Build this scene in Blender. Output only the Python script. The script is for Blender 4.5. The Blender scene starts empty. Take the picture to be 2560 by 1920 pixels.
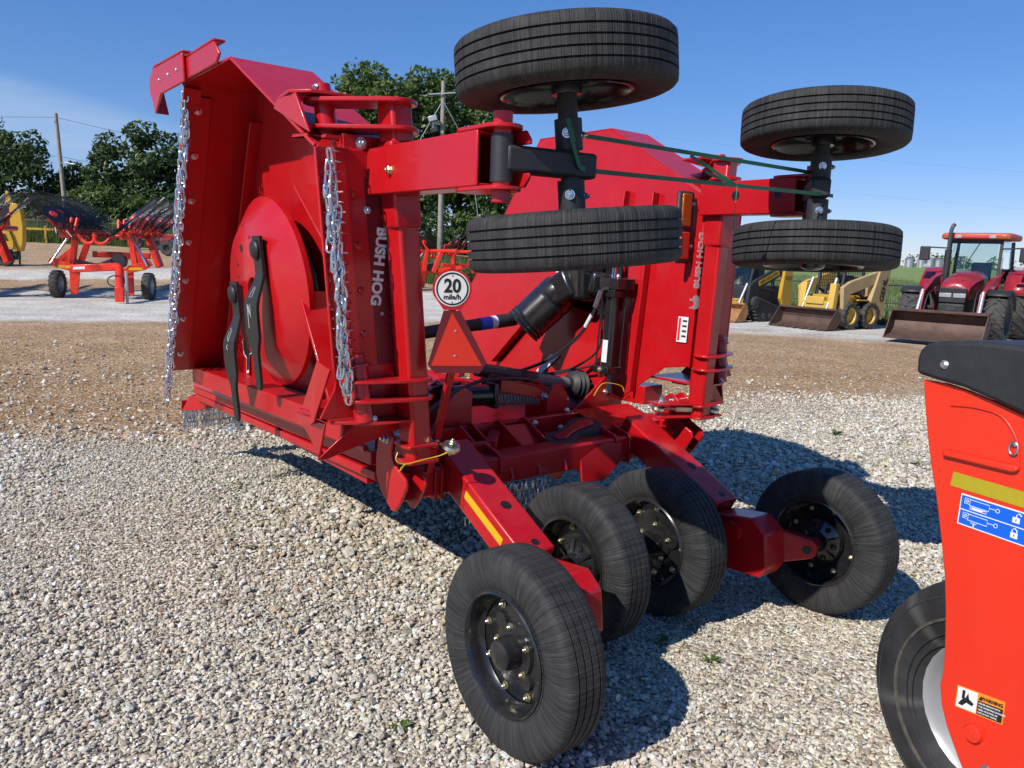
import bpy, bmesh, math, random
from math import sin, cos, pi, radians, sqrt, atan2
from mathutils import Vector as V, Matrix, noise
random.seed(7)
S = bpy.context.scene
C = S.collection
# ------------------------------------------------------------------ camera
cam = bpy.data.cameras.new('camera'); camo = bpy.data.objects.new('camera', cam); C.objects.link(camo)
cam.sensor_width = 36; cam.lens = 36*1921.5/2560; cam.clip_start = .05; cam.clip_end = 3000
pt, rl = radians(9.34), radians(2.145)
_R, _F = V((1, 0, 0)), V((0, cos(pt), -sin(pt))); _U = _R.cross(_F)
_R2 = _R*cos(rl)+_U*sin(rl); _U2 = _U*cos(rl)-_R*sin(rl)
camo.matrix_world = Matrix(((_R2.x, _U2.x, -_F.x, 0), (_R2.y, _U2.y, -_F.y, 0), (_R2.z, _U2.z, -_F.z, 1.758), (0, 0, 0, 1)))
S.camera = camo
# ------------------------------------------------------------------ sky, sun, exposure
W = bpy.data.worlds.new('World'); S.world = W; W.use_nodes = True
SUN = V((-0.803, -0.839, 1.0)).normalized()
wn, wl = W.node_tree.nodes, W.node_tree.links
bg = wn['Background']; bg.inputs[1].default_value = .15
sky = wn.new('ShaderNodeTexSky'); sky.sky_type = 'NISHITA'; sky.sun_disc = False
sky.sun_elevation = math.asin(SUN.z); sky.sun_rotation = atan2(SUN.x, SUN.y)
sky.altitude = 0; sky.air_density = 1.0; sky.dust_density = 0; sky.ozone_density = 6
tc = wn.new('ShaderNodeTexCoord'); mp = wn.new('ShaderNodeMapping'); mp.inputs['Scale'].default_value = (3, 3, 26); mp.inputs['Rotation'].default_value = (.12, .06, .3)
nz = wn.new('ShaderNodeTexNoise'); nz.inputs['Scale'].default_value = 1.6; nz.inputs['Detail'].default_value = 6; nz.inputs['Roughness'].default_value = .55
# one thin wisp of cirrus low in the sky on the left
def wdot(v_, k_):
    d_ = wn.new('ShaderNodeVectorMath'); d_.operation = 'DOT_PRODUCT'; d_.inputs[1].default_value = v_; wl.new(tc.outputs['Generated'], d_.inputs[0])
    q_ = wn.new('ShaderNodeMath'); q_.operation = 'MULTIPLY'; q_.inputs[1].default_value = k_; wl.new(d_.outputs['Value'], q_.inputs[0])
    p_ = wn.new('ShaderNodeMath'); p_.operation = 'MULTIPLY'; wl.new(q_.outputs[0], p_.inputs[0]); wl.new(q_.outputs[0], p_.inputs[1]); return p_
wa, wb = wdot((.8322, .5273, -.1714), 5.5), wdot((-.2119, .0168, -.9771), 34)
ws_ = wn.new('ShaderNodeMath'); ws_.operation = 'ADD'; wl.new(wa.outputs[0], ws_.inputs[0]); wl.new(wb.outputs[0], ws_.inputs[1])
wm_ = wn.new('ShaderNodeMapRange'); wm_.interpolation_type = 'SMOOTHSTEP'; wm_.inputs[1].default_value = 2.2; wm_.inputs[2].default_value = 0; wm_.inputs[3].default_value = 0; wm_.inputs[4].default_value = .55; wl.new(ws_.outputs[0], wm_.inputs[0])
wf = wn.new('ShaderNodeVectorMath'); wf.operation = 'DOT_PRODUCT'; wf.inputs[1].default_value = (-.5124, .8495, .1257); wl.new(tc.outputs['Generated'], wf.inputs[0])
wg = wn.new('ShaderNodeMath'); wg.operation = 'GREATER_THAN'; wg.inputs[1].default_value = 0; wl.new(wf.outputs['Value'], wg.inputs[0])
rp = wn.new('ShaderNodeMath'); rp.operation = 'MULTIPLY'
wn2 = wn.new('ShaderNodeMath'); wn2.operation = 'MULTIPLY'; wl.new(wm_.outputs[0], wn2.inputs[0]); wl.new(wg.outputs[0], wn2.inputs[1]); wl.new(wn2.outputs[0], rp.inputs[0])
mx = wn.new('ShaderNodeMix'); mx.data_type = 'RGBA'
wl.new(tc.outputs['Generated'], mp.inputs[0]); wl.new(mp.outputs[0], nz.inputs['Vector']); wl.new(nz.outputs[0], rp.inputs[1])
hs = wn.new('ShaderNodeHueSaturation'); hs.inputs['Saturation'].default_value = 1.33; tn = wn.new('ShaderNodeMix'); tn.data_type = 'RGBA'; tn.blend_type = 'MULTIPLY'; tn.inputs[0].default_value = 1; tn.inputs[7].default_value = (1.06, 1.07, 1.37, 1)
gmn = wn.new('ShaderNodeGamma'); gmn.inputs[1].default_value = .72; wl.new(sky.outputs[0], gmn.inputs[0]); wl.new(gmn.outputs[0], hs.inputs['Color'])
wl.new(rp.outputs[0], mx.inputs[0]); wl.new(hs.outputs[0], tn.inputs[6]); wl.new(tn.outputs[2], mx.inputs[6]); mx.inputs[7].default_value = (4.2, 5.0, 6.0, 1)
wl.new(mx.outputs[2], bg.inputs[0])
sl = bpy.data.lights.new('sun', 'SUN'); sl.energy = 5.0; sl.angle = radians(.53); sl.color = (1, .955, .89)
so = bpy.data.objects.new('sun', sl); C.objects.link(so); so.rotation_euler = SUN.to_track_quat('Z', 'Y').to_euler()
S.view_settings.view_transform = 'Standard'; S.view_settings.look = 'None'; S.view_settings.exposure = 0; S.view_settings.gamma = 1
S.view_settings.use_curve_mapping = False
S.render.engine = 'CYCLES'
S.cycles.max_bounces = 6; S.cycles.diffuse_bounces = 1; S.cycles.glossy_bounces = 3; S.cycles.transparent_max_bounces = 8
S.cycles.caustics_reflective = False; S.cycles.caustics_refractive = False

# ------------------------------------------------------------------ materials
MATS = {}
def nodes(m):
    return m.node_tree.nodes, m.node_tree.links
def mat(name, col, rough=.5, metal=0, coat=0, spec=.5, dust=0, dustcol=(.30, .26, .21), bump=0, bscale=80, var=0, vscale=3, emis=None, trans=0, coatr=.06):
    """painted / plain surface with grain, slight tone variation and settled dust on up-facing faces"""
    m = bpy.data.materials.new(name); m.use_nodes = True; n, l = nodes(m); b = n['Principled BSDF']
    b.inputs['Roughness'].default_value = rough; b.inputs['Metallic'].default_value = metal
    b.inputs['Coat Weight'].default_value = coat; b.inputs['Coat Roughness'].default_value = coatr
    b.inputs['Specular IOR Level'].default_value = spec; b.inputs['Transmission Weight'].default_value = trans
    b.inputs['Base Color'].default_value = (*col, 1)
    t = n.new('ShaderNodeTexCoord')
    if var or dust:
        z = n.new('ShaderNodeTexNoise'); z.inputs['Scale'].default_value = vscale; z.inputs['Detail'].default_value = 6; z.inputs['Roughness'].default_value = .65
        l.new(t.outputs['Object'], z.inputs['Vector'])
        mr = n.new('ShaderNodeMapRange'); mr.inputs[1].default_value = .3; mr.inputs[2].default_value = .7
        mr.inputs[3].default_value = 1-var; mr.inputs[4].default_value = 1+var
        l.new(z.outputs[0], mr.inputs[0])
        mu = n.new('ShaderNodeMix'); mu.data_type = 'RGBA'; mu.blend_type = 'MULTIPLY'; mu.inputs[0].default_value = 1
        mu.inputs[6].default_value = (*col, 1); l.new(mr.outputs[0], mu.inputs[7]); out = mu.outputs[2]
        if dust:
            z2 = n.new('ShaderNodeTexNoise'); z2.inputs['Scale'].default_value = vscale*5; z2.inputs['Detail'].default_value = 8; z2.inputs['Roughness'].default_value = .7
            l.new(t.outputs['Object'], z2.inputs['Vector'])
            g = n.new('ShaderNodeNewGeometry'); sx = n.new('ShaderNodeSeparateXYZ'); l.new(g.outputs['Normal'], sx.inputs[0])
            r1 = n.new('ShaderNodeMapRange'); r1.inputs[1].default_value = .0; r1.inputs[2].default_value = 1; r1.inputs[3].default_value = .35; r1.inputs[4].default_value = 1; l.new(sx.outputs[2], r1.inputs[0])
            r2 = n.new('ShaderNodeMapRange'); r2.inputs[1].default_value = .42; r2.inputs[2].default_value = .8; r2.inputs[4].default_value = dust; l.new(z2.outputs[0], r2.inputs[0])
            pm = n.new('ShaderNodeMath'); pm.operation = 'MULTIPLY'; l.new(r1.outputs[0], pm.inputs[0]); l.new(r2.outputs[0], pm.inputs[1])
            md = n.new('ShaderNodeMix'); md.data_type = 'RGBA'; l.new(pm.outputs[0], md.inputs[0]); l.new(out, md.inputs[6]); md.inputs[7].default_value = (*dustcol, 1)
            out = md.outputs[2]
            ra = n.new('ShaderNodeMath'); ra.operation = 'MULTIPLY_ADD'; l.new(pm.outputs[0], ra.inputs[0]); ra.inputs[1].default_value = .5; ra.inputs[2].default_value = rough
            l.new(ra.outputs[0], b.inputs['Roughness'])
        l.new(out, b.inputs['Base Color'])
    if bump:
        zb = n.new('ShaderNodeTexNoise'); zb.inputs['Scale'].default_value = bscale; zb.inputs['Detail'].default_value = 3
        l.new(t.outputs['Object'], zb.inputs['Vector'])
        bm_ = n.new('ShaderNodeBump'); bm_.inputs['Strength'].default_value = bump; bm_.inputs['Distance'].default_value = .004
        l.new(zb.outputs[0], bm_.inputs['Height']); l.new(bm_.outputs[0], b.inputs['Normal'])
        if coat:  # slightly wavy sheet metal
            zw = n.new('ShaderNodeTexNoise'); zw.inputs['Scale'].default_value = 5; zw.inputs['Detail'].default_value = 2; l.new(t.outputs['Object'], zw.inputs['Vector'])
            bw = n.new('ShaderNodeBump'); bw.inputs['Strength'].default_value = .3; bw.inputs['Distance'].default_value = .012; l.new(zw.outputs[0], bw.inputs['Height']); l.new(bw.outputs[0], bm_.inputs['Normal']); l.new(bm_.outputs[0], b.inputs['Coat Normal'])
    if emis:
        b.inputs['Emission Color'].default_value = (*emis, 1); b.inputs['Emission Strength'].default_value = 1
    MATS[name] = m; return m

RED = mat('red_paint', (.485, .0045, .0085), .33, coat=.30, spec=.4, dust=.10, bump=.06, bscale=140, var=.07, vscale=1.6)
ORG = mat('orange_red_paint', (.73, .030, .009), .38, coat=.3, spec=.4, dust=.06, bump=.05, bscale=160, var=.05, vscale=2)
BLK = mat('black_paint', (.012, .012, .013), .25, coat=.5, dust=.10, bump=.05, bscale=120, var=.1)
BLKM = mat('black_plastic', (.020, .021, .024), .55, dust=.12, bump=.12, bscale=300, var=.12)
STEEL = mat('black_steel', (.028, .026, .025), .48, metal=.35, dust=.08, bump=.1, bscale=90, var=.2, vscale=6)
ZINC = mat('zinc_plated', (.62, .65, .69), .28, metal=1, var=.18, vscale=30, bump=.05)
GOLD = mat('yellow_zinc', (.62, .57, .40), .3, metal=1, var=.2, vscale=25)
CHROME = mat('chrome_rod', (.75, .76, .78), .08, metal=1)
GREYP = mat('grey_plastic', (.20, .215, .22), .42, dust=.10, var=.08, bump=.05)
DGREY = mat('dark_grey_plastic', (.045, .047, .05), .45, dust=.10, var=.1)
WHITE = mat('white_vinyl', (.78, .78, .77), .4, var=.04)
BLACKV = mat('black_vinyl', (.012, .012, .012), .45)
YREF = mat('yellow_reflective', (.72, .42, .012), .35, var=.06, vscale=20)
OLIVE = mat('yellow_reflector_tape', (.43, .34, .015), .3, var=.08, vscale=60, bump=.4, bscale=500)
SMVO = mat('smv_orange', (.66, .026, .008), .5, var=.03)
SMVR = mat('smv_dark_red', (.135, .006, .012), .35, var=.06)
BLUE = mat('decal_blue', (.003, .115, .66), .35)
DORG = mat('decal_orange', (.85, .26, .02), .4)
GSTRAP = mat('green_strap', (.012, .105, .042), .45, var=.15, vscale=20)
YWIRE = mat('yellow_wire', (.72, .46, .015), .4)
AMBER = mat('amber_lens', (.40, .085, .004), .15, coat=.6, bump=.8, bscale=200)
GLASS = mat('cab_glass', (.80, .88, .86), .0, trans=1, spec=.4)
RUBBUMP = mat('rubber_pad', (.022, .022, .022), .7, dust=.25, dustcol=(.2, .19, .17), var=.2, vscale=9)
YEL = mat('loader_yellow', (.62, .40, .075), .45, coat=.15, dust=.22, var=.1)
YELD = mat('machine_yellow', (.60, .33, .02), .4, coat=.2, dust=.15, var=.08)
TAN = mat('faded_tan_paint', (.46, .32, .15), .55, dust=.25, var=.14, vscale=2.5)
RUST = mat('rusty_steel', (.105, .062, .045), .62, metal=.3, dust=.35, dustcol=(.23, .15, .10), var=.35, vscale=4, bump=.2, bscale=60)
RUSTO = mat('orange_rust', (.36, .17, .06), .75, dust=.3, dustcol=(.3, .22, .15), var=.35, vscale=5, bump=.2, bscale=60)
TRED = mat('tractor_red', (.33, .010, .020), .35, coat=.4, dust=.25, dustcol=(.34, .20, .17), var=.12, vscale=2.5)
TROOF = mat('faded_roof_red', (.50, .075, .065), .5, dust=.15, var=.1)
GALV = mat('galvanised_sheet', (.42, .44, .46), .42, metal=.6, var=.12, vscale=.6)
RIMG = mat('silver_rim', (.38, .39, .40), .4, metal=.35, dust=.15, var=.08)
WOODP = mat('weathered_pole', (.30, .26, .21), .85, var=.25, vscale=5, bump=.5, bscale=30)
PIPE = mat('fence_pipe', (.055, .058, .06), .5, metal=.4, var=.2)
RPIPE = mat('rusty_pipe', (.17, .095, .055), .75, var=.3, vscale=5)
BLUEM = mat('tool_blue', (.06, .18, .42), .5, dust=.2, var=.15)
GREENM = mat('implement_green', (.02, .13, .035), .45, dust=.15, var=.1)
CREAM = mat('pale_fibre', (.6, .57, .48), .6, var=.1)
WIRE = mat('wire', (.02, .02, .02), .6)
TINE = mat('black_tine', (.016, .016, .018), .4, metal=.3)

def rubber(name, col, cuts=70, lam=220, dust=.3, strength=1.0):
    """tyre rubber: radial lamination lines and crosswise cuts worked from the tyre's own angle"""
    m = bpy.data.materials.new(name); m.use_nodes = True; n, l = nodes(m); b = n['Principled BSDF']
    t = n.new('ShaderNodeTexCoord'); s = n.new('ShaderNodeSeparateXYZ'); l.new(t.outputs['Object'], s.inputs[0])
    a = n.new('ShaderNodeMath'); a.operation = 'ARCTAN2'; l.new(s.outputs[1], a.inputs[0]); l.new(s.outputs[2], a.inputs[1])
    sx = n.new('ShaderNodeVectorMath'); sx.operation = 'LENGTH'
    cx = n.new('ShaderNodeCombineXYZ'); l.new(s.outputs[1], cx.inputs[0]); l.new(s.outputs[2], cx.inputs[1]); l.new(cx.outputs[0], sx.inputs[0])
    # lamination: noise over (angle*lam, r*3)
    am = n.new('ShaderNodeMath'); am.operation = 'MULTIPLY'; l.new(a.outputs[0], am.inputs[0]); am.inputs[1].default_value = lam/6.283
    rm = n.new('ShaderNodeMath'); rm.operation = 'MULTIPLY'; l.new(sx.outputs['Value'], rm.inputs[0]); rm.inputs[1].default_value = 7
    xm = n.new('ShaderNodeMath'); xm.operation = 'MULTIPLY'; l.new(s.outputs[0], xm.inputs[0]); xm.inputs[1].default_value = 5
    cv = n.new('ShaderNodeCombineXYZ'); l.new(am.outputs[0], cv.inputs[0]); l.new(rm.outputs[0], cv.inputs[1]); l.new(xm.outputs[0], cv.inputs[2])
    zn = n.new('ShaderNodeTexNoise'); zn.inputs['Scale'].default_value = 1.0; zn.inputs['Detail'].default_value = 2.5; zn.inputs['Distortion'].default_value = .3
    l.new(cv.outputs[0], zn.inputs['Vector'])
    # crosswise cuts
    ac = n.new('ShaderNodeMath'); ac.operation = 'MULTIPLY'; l.new(a.outputs[0], ac.inputs[0]); ac.inputs[1].default_value = cuts/6.283
    c2 = n.new('ShaderNodeCombineXYZ'); l.new(ac.outputs[0], c2.inputs[0])
    x3 = n.new('ShaderNodeMath'); x3.operation = 'MULTIPLY'; l.new(s.outputs[0], x3.inputs[0]); x3.inputs[1].default_value = 24; l.new(x3.outputs[0], c2.inputs[1])
    vo = n.new('ShaderNodeTexVoronoi'); vo.feature = 'DISTANCE_TO_EDGE'; vo.voronoi_dimensions = '1D'; vo.inputs['Scale'].default_value = 1; vo.inputs['Randomness'].default_value = .55
    l.new(ac.outputs[0], vo.inputs['W'])
    cr = n.new('ShaderNodeMapRange'); cr.inputs[1].default_value = .0; cr.inputs[2].default_value = .085; cr.inputs[3].default_value = 1; cr.inputs[4].default_value = 0
    l.new(vo.outputs['Distance'], cr.inputs[0])
    zd = n.new('ShaderNodeTexNoise'); zd.inputs['Scale'].default_value = 9; zd.inputs['Detail'].default_value = 7; zd.inputs['Roughness'].default_value = .7; l.new(t.outputs['Object'], zd.inputs['Vector'])
    ramp = n.new('ShaderNodeMapRange'); ramp.inputs[1].default_value = .3; ramp.inputs[2].default_value = .72; ramp.inputs[3].default_value = .55; ramp.inputs[4].default_value = 1.5; l.new(zn.outputs[0], ramp.inputs[0])
    base = n.new('ShaderNodeMix'); base.data_type = 'RGBA'; base.blend_type = 'MULTIPLY'; base.inputs[0].default_value = 1; base.inputs[6].default_value = (*col, 1); l.new(ramp.outputs[0], base.inputs[7])
    dm = n.new('ShaderNodeMapRange'); dm.inputs[1].default_value = .5; dm.inputs[2].default_value = .85; dm.inputs[4].default_value = dust; l.new(zd.outputs[0], dm.inputs[0])
    dx = n.new('ShaderNodeMath'); dx.operation = 'MULTIPLY_ADD'; l.new(cr.outputs[0], dx.inputs[0]); dx.inputs[1].default_value = .38; l.new(dm.outputs[0], dx.inputs[2])
    mixd = n.new('ShaderNodeMix'); mixd.data_type = 'RGBA'; l.new(dx.outputs[0], mixd.inputs[0]); l.new(base.outputs[2], mixd.inputs[6]); mixd.inputs[7].default_value = (.15, .14, .125, 1)
    l.new(mixd.outputs[2], b.inputs['Base Color']); b.inputs['Roughness'].default_value = .72; b.inputs['Specular IOR Level'].default_value = .35
    hb = n.new('ShaderNodeMath'); hb.operation = 'MULTIPLY_ADD'; l.new(cr.outputs[0], hb.inputs[0]); hb.inputs[1].default_value = -.8; l.new(zn.outputs[0], hb.inputs[2])
    bp = n.new('ShaderNodeBump'); bp.inputs['Strength'].default_value = .8*strength; bp.inputs['Distance'].default_value = .006; l.new(hb.outputs[0], bp.inputs['Height']); l.new(bp.outputs[0], b.inputs['Normal'])
    MATS[name] = m; return m
RUB = rubber('laminated_rubber', (.029, .0288, .0288), cuts=85, lam=190, dust=.30)
RUBS = rubber('smooth_rubber', (.024, .024, .025), cuts=6, lam=18, dust=.18, strength=.25)
RUBD = rubber('dusty_rubber', (.045, .042, .038), cuts=40, lam=40, dust=.7, strength=.6)

# ------------------------------------------------------------------ mesh builder
class MB:
    def __init__(s): s.v = []; s.f = []
    def add(s, vs, fs):
        o = len(s.v); s.v += [tuple(p) for p in vs]; s.f += [tuple(i+o for i in f) for f in fs]; return s
    def box(s, lo, hi):
        x0, y0, z0 = lo; x1, y1, z1 = hi
        return s.add([(x0, y0, z0), (x1, y0, z0), (x1, y1, z0), (x0, y1, z0), (x0, y0, z1), (x1, y0, z1), (x1, y1, z1), (x0, y1, z1)],
                     [(0, 3, 2, 1), (4, 5, 6, 7), (0, 1, 5, 4), (1, 2, 6, 5), (2, 3, 7, 6), (3, 0, 4, 7)])
    def bar(s, p, q, w, h, up=(0, 0, 1), w2=None, h2=None, open_end=False):
        """rectangular beam p-q; w along the side axis, h along up"""
        p, q = V(p), V(q); d = (q-p).normalized(); up = V(up)
        sd = d.cross(up)
        if sd.length < 1e-4: sd = d.cross(V((1, 0, 0)))
        sd.normalize(); u = sd.cross(d); w2 = w if w2 is None else w2; h2 = h if h2 is None else h2
        vs = [p+sd*a*w/2+u*b*h/2 for a, b in((-1, -1), (1, -1), (1, 1), (-1, 1))]+[q+sd*a*w2/2+u*b*h2/2 for a, b in((-1, -1), (1, -1), (1, 1), (-1, 1))]
        return s.add(vs, [(0, 1, 2, 3), (7, 6, 5, 4), (0, 4, 5, 1), (1, 5, 6, 2), (2, 6, 7, 3), (3, 7, 4, 0)])
    def tube(s, pts, r, n=8, caps=True, r2=None):
        pts = [V(p) for p in pts]; m = len(pts); rings = []; pu = None
        for i, p in enumerate(pts):
            d = (pts[min(i+1, m-1)]-pts[max(i-1, 0)]).normalized()
            if pu is None:
                pu = d.cross(V((0, 0, 1)));
                if pu.length < 1e-3: pu = d.cross(V((1, 0, 0)))
            pu = (pu-d*pu.dot(d)).normalized(); w = d.cross(pu)
            rr = r if r2 is None else r+(r2-r)*i/(m-1)
            rings.append([p+(pu*cos(2*pi*k/n)+w*sin(2*pi*k/n))*rr for k in range(n)])
        vs = [p for R_ in rings for p in R_]; fs = []
        for i in range(m-1):
            for k in range(n):
                a, b = i*n+k, i*n+(k+1) % n; fs.append((a, b, b+n, a+n))
        if caps: fs += [tuple(range(n-1, -1, -1)), tuple((m-1)*n+k for k in range(n))]
        return s.add(vs, fs)
    def plate(s, poly, off):
        """polygon (3-D points) extruded by the vector off"""
        poly = [V(p) for p in poly]; off = V(off); n = len(poly)
        vs = poly+[p+off for p in poly]
        fs = [tuple(range(n-1, -1, -1)), tuple(range(n, 2*n))]+[(i, (i+1) % n, n+(i+1) % n, n+i) for i in range(n)]
        return s.add(vs, fs)
    def lathe(s, prof, o=(0, 0, 0), ax=(1, 0, 0), n=32, closed=False, jag=None):
        """prof: (radius, height along the axis)"""
        o, ax = V(o), V(ax).normalized(); e = ax.cross(V((0, 0, 1)))
        if e.length < 1e-3: e = ax.cross(V((0, 1, 0)))
        e.normalize(); g = ax.cross(e); m = len(prof); vs = []
        for (r, h) in prof:
            for k in range(n):
                t = 2*pi*k/n; vs.append(o+ax*h+(e*cos(t)+g*sin(t))*max(r, 1e-4))
        fs = []
        for i in range(m-1 if not closed else m):
            for k in range(n):
                a, b = i*n+k, i*n+(k+1) % n; c, d = ((i+1) % m)*n+(k+1) % n, ((i+1) % m)*n+k; fs.append((a, b, c, d))
        return s.add(vs, fs)
    def sheet(s, grid):
        h, w = len(grid), len(grid[0]); vs = [p for r_ in grid for p in r_]
        return s.add(vs, [(i*w+j, i*w+j+1, (i+1)*w+j+1, (i+1)*w+j) for i in range(h-1) for j in range(w-1)])
    def mesh(s, name, smooth=False):
        me = bpy.data.meshes.new(name); me.from_pydata(s.v, [], s.f); me.update()
        bm = bmesh.new(); bm.from_mesh(me); bmesh.ops.recalc_face_normals(bm, faces=bm.faces); bm.to_mesh(me); bm.free()
        if smooth: me.polygons.foreach_set('use_smooth', [True]*len(me.polygons)); me.set_sharp_from_angle(angle=radians(38))
        return me

def link(name, me, m, parent=None, mtx=None, bevel=0):
    o = bpy.data.objects.new(name, me); C.objects.link(o); o.parent = parent
    if m is not None and me is not None and not me.materials: me.materials.append(m)
    if mtx is not None: o.matrix_local = mtx
    if bevel:
        b = o.modifiers.new('bevel', 'BEVEL'); b.width = bevel; b.segments = 2; b.limit_method = 'ANGLE'; b.angle_limit = radians(40); b.harden_normals = False
    return o
def part(name, mb, m, parent, bevel=0, smooth=None, label=None, mtx=None):
    sm = bool(bevel) if smooth is None else smooth
    o = link(name, mb.mesh(name, sm), m, parent, mtx, bevel)
    if label: o['label'] = label
    return o
def thing(name, label, cat, mtx=None, group=None):
    o = bpy.data.objects.new(name, None); C.objects.link(o); o.empty_display_size = .2
    if mtx is not None: o.matrix_world = mtx
    o['label'] = label; o['category'] = cat
    if group: o['group'] = group
    return o
def tag(o, label=None, cat=None, group=None, kind=None):
    for k_, v_ in(('label', label), ('category', cat), ('group', group), ('kind', kind)):
        if v_: o[k_] = v_
    return o
def frame(o, z, x=None):
    """matrix at o with local z along z (and x hint)"""
    z = V(z).normalized(); x = V(x) if x is not None else V((1, 0, 0))
    if abs(z.dot(x.normalized())) > .98: x = V((0, 1, 0))
    y = z.cross(x).normalized(); x = y.cross(z)
    return Matrix(((x.x, y.x, z.x, o[0]), (x.y, y.y, z.y, o[1]), (x.z, y.z, z.z, o[2]), (0, 0, 0, 1)))
def basis(o, x, y, z):
    return Matrix(((x[0], y[0], z[0], o[0]), (x[1], y[1], z[1], o[1]), (x[2], y[2], z[2], o[2]), (0, 0, 0, 1)))
def rz(a, loc=(0, 0, 0)):
    return Matrix.Translation(loc) @ Matrix.Rotation(a, 4, 'Z')
_bolt = {}
def bolt(p, nrm, size, parent, m=None, name='bolt', stub=True):
    """hex nut with washer and thread end (shared mesh)"""
    m = m or ZINC; key = (m.name, stub)
    if key not in _bolt:
        b = MB(); b.lathe([(0, 0), (.95, 0), (.95, .12), (0, .12)], ax=(0, 0, 1), n=14); b.lathe([(0, .12), (.72, .12), (.72, .62), (.60, .72), (0, .72)], ax=(0, 0, 1), n=6)
        if stub: b.lathe([(0, .6), (.36, .6), (.36, 1.12), (.28, 1.2), (0, 1.2)], ax=(0, 0, 1), n=10)
        me = b.mesh('bolt'); me.materials.append(m); _bolt[key] = me
    return link(name, _bolt[key], None, parent, frame(p, nrm) @ Matrix.Scale(size, 4))
def text(s, size, mtx, m, parent=None, name='lettering', ext=.0006, bold=0, shear=0, sx=1, align='CENTER', space=1.0):
    cu = bpy.data.curves.new(name, 'FONT'); cu.body = s; cu.size = size; cu.extrude = ext; cu.offset = bold; cu.shear = shear
    cu.align_x = align; cu.align_y = 'CENTER'; cu.resolution_u = 3; cu.space_character = space; cu.space_line = .95
    t = bpy.data.objects.new('t', cu); me = bpy.data.meshes.new_from_object(t); bpy.data.objects.remove(t); bpy.data.curves.remove(cu)
    me.materials.clear(); me.materials.append(m); me.name = name
    if sx != 1: me.transform(Matrix.Diagonal((sx, 1, 1, 1)))
    return link(name, me, None, parent, mtx)
def capsule(p, q, r, n=8):
    """outline of a stadium between two 2-D points"""
    p, q = V((p[0], p[1])), V((q[0], q[1])); a = atan2(q.y-p.y, q.x-p.x)
    return [(q.x+r*cos(a-pi/2+pi*i/n), q.y+r*sin(a-pi/2+pi*i/n)) for i in range(n+1)]+[(p.x+r*cos(a+pi/2+pi*i/n), p.y+r*sin(a+pi/2+pi*i/n)) for i in range(n+1)]
def smoothpath(pts, n=6):
    """Catmull-Rom through points"""
    P_ = [V(p) for p in pts]; out = []
    for i in range(len(P_)-1):
        a, b, c, d = P_[max(i-1, 0)], P_[i], P_[i+1], P_[min(i+2, len(P_)-1)]
        for k in range(n):
            t = k/n; out.append(.5*((2*b)+(c-a)*t+(2*a-5*b+4*c-d)*t*t+(3*b-a-3*c+d)*t**3))
    return out+[P_[-1]]
# ================================================================== SETTING
import numpy as np
def lerp_tab(tab, x):
    if x <= tab[0][0]: return tab[0][1]
    for (a, b), (c, d) in zip(tab, tab[1:]):
        if x <= c: return b+(d-b)*(x-a)/(c-a)
    return tab[-1][1]
SL = [(-14, .075), (-6, .05), (0, .032), (8, .0095)]
ED = [(-200, 60), (-60, 52), (-27, 47), (-12, 44.5), (-7.5, 38), (-2, 33.8), (5, 28.4), (12, 25.6), (20, 23), (60, 12), (300, -60)]
def hgt(x, y):
    s = lerp_tab(SL, x); t = y-24
    if t <= 0: return 0
    t = t*t/(t+2.0)
    cap = 44
    return s*t if (t < cap or s < .01) else s*cap+.0095*(t-cap)
def edge(x): return lerp_tab(ED, x)
# ---- materials of the ground
def vcol(n, l, vec, scale, ramp, rnd=1):
    v = n.new('ShaderNodeTexVoronoi'); v.inputs['Scale'].default_value = scale; v.inputs['Randomness'].default_value = rnd; l.new(vec, v.inputs['Vector'])
    w = n.new('ShaderNodeSeparateColor'); l.new(v.outputs['Color'], w.inputs[0])
    r = n.new('ShaderNodeValToRGB'); r.color_ramp.interpolation = 'LINEAR'
    e = r.color_ramp.elements
    while len(e) < len(ramp): e.new(.5)
    for k_, (p_, c_) in enumerate(ramp): e[k_].position = p_; e[k_].color = (*c_, 1)
    l.new(w.outputs[0], r.inputs[0]); return v, r
GREYR = [(0, (0.172, 0.141, 0.1)), (0.25, (0.355, 0.299, 0.221)), (0.5, (0.516, 0.446, 0.331)), (0.72, (0.607, 0.513, 0.367)), (0.88, (0.733, 0.666, 0.525)), (1, (0.821, 0.83, 0.704))]
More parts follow.
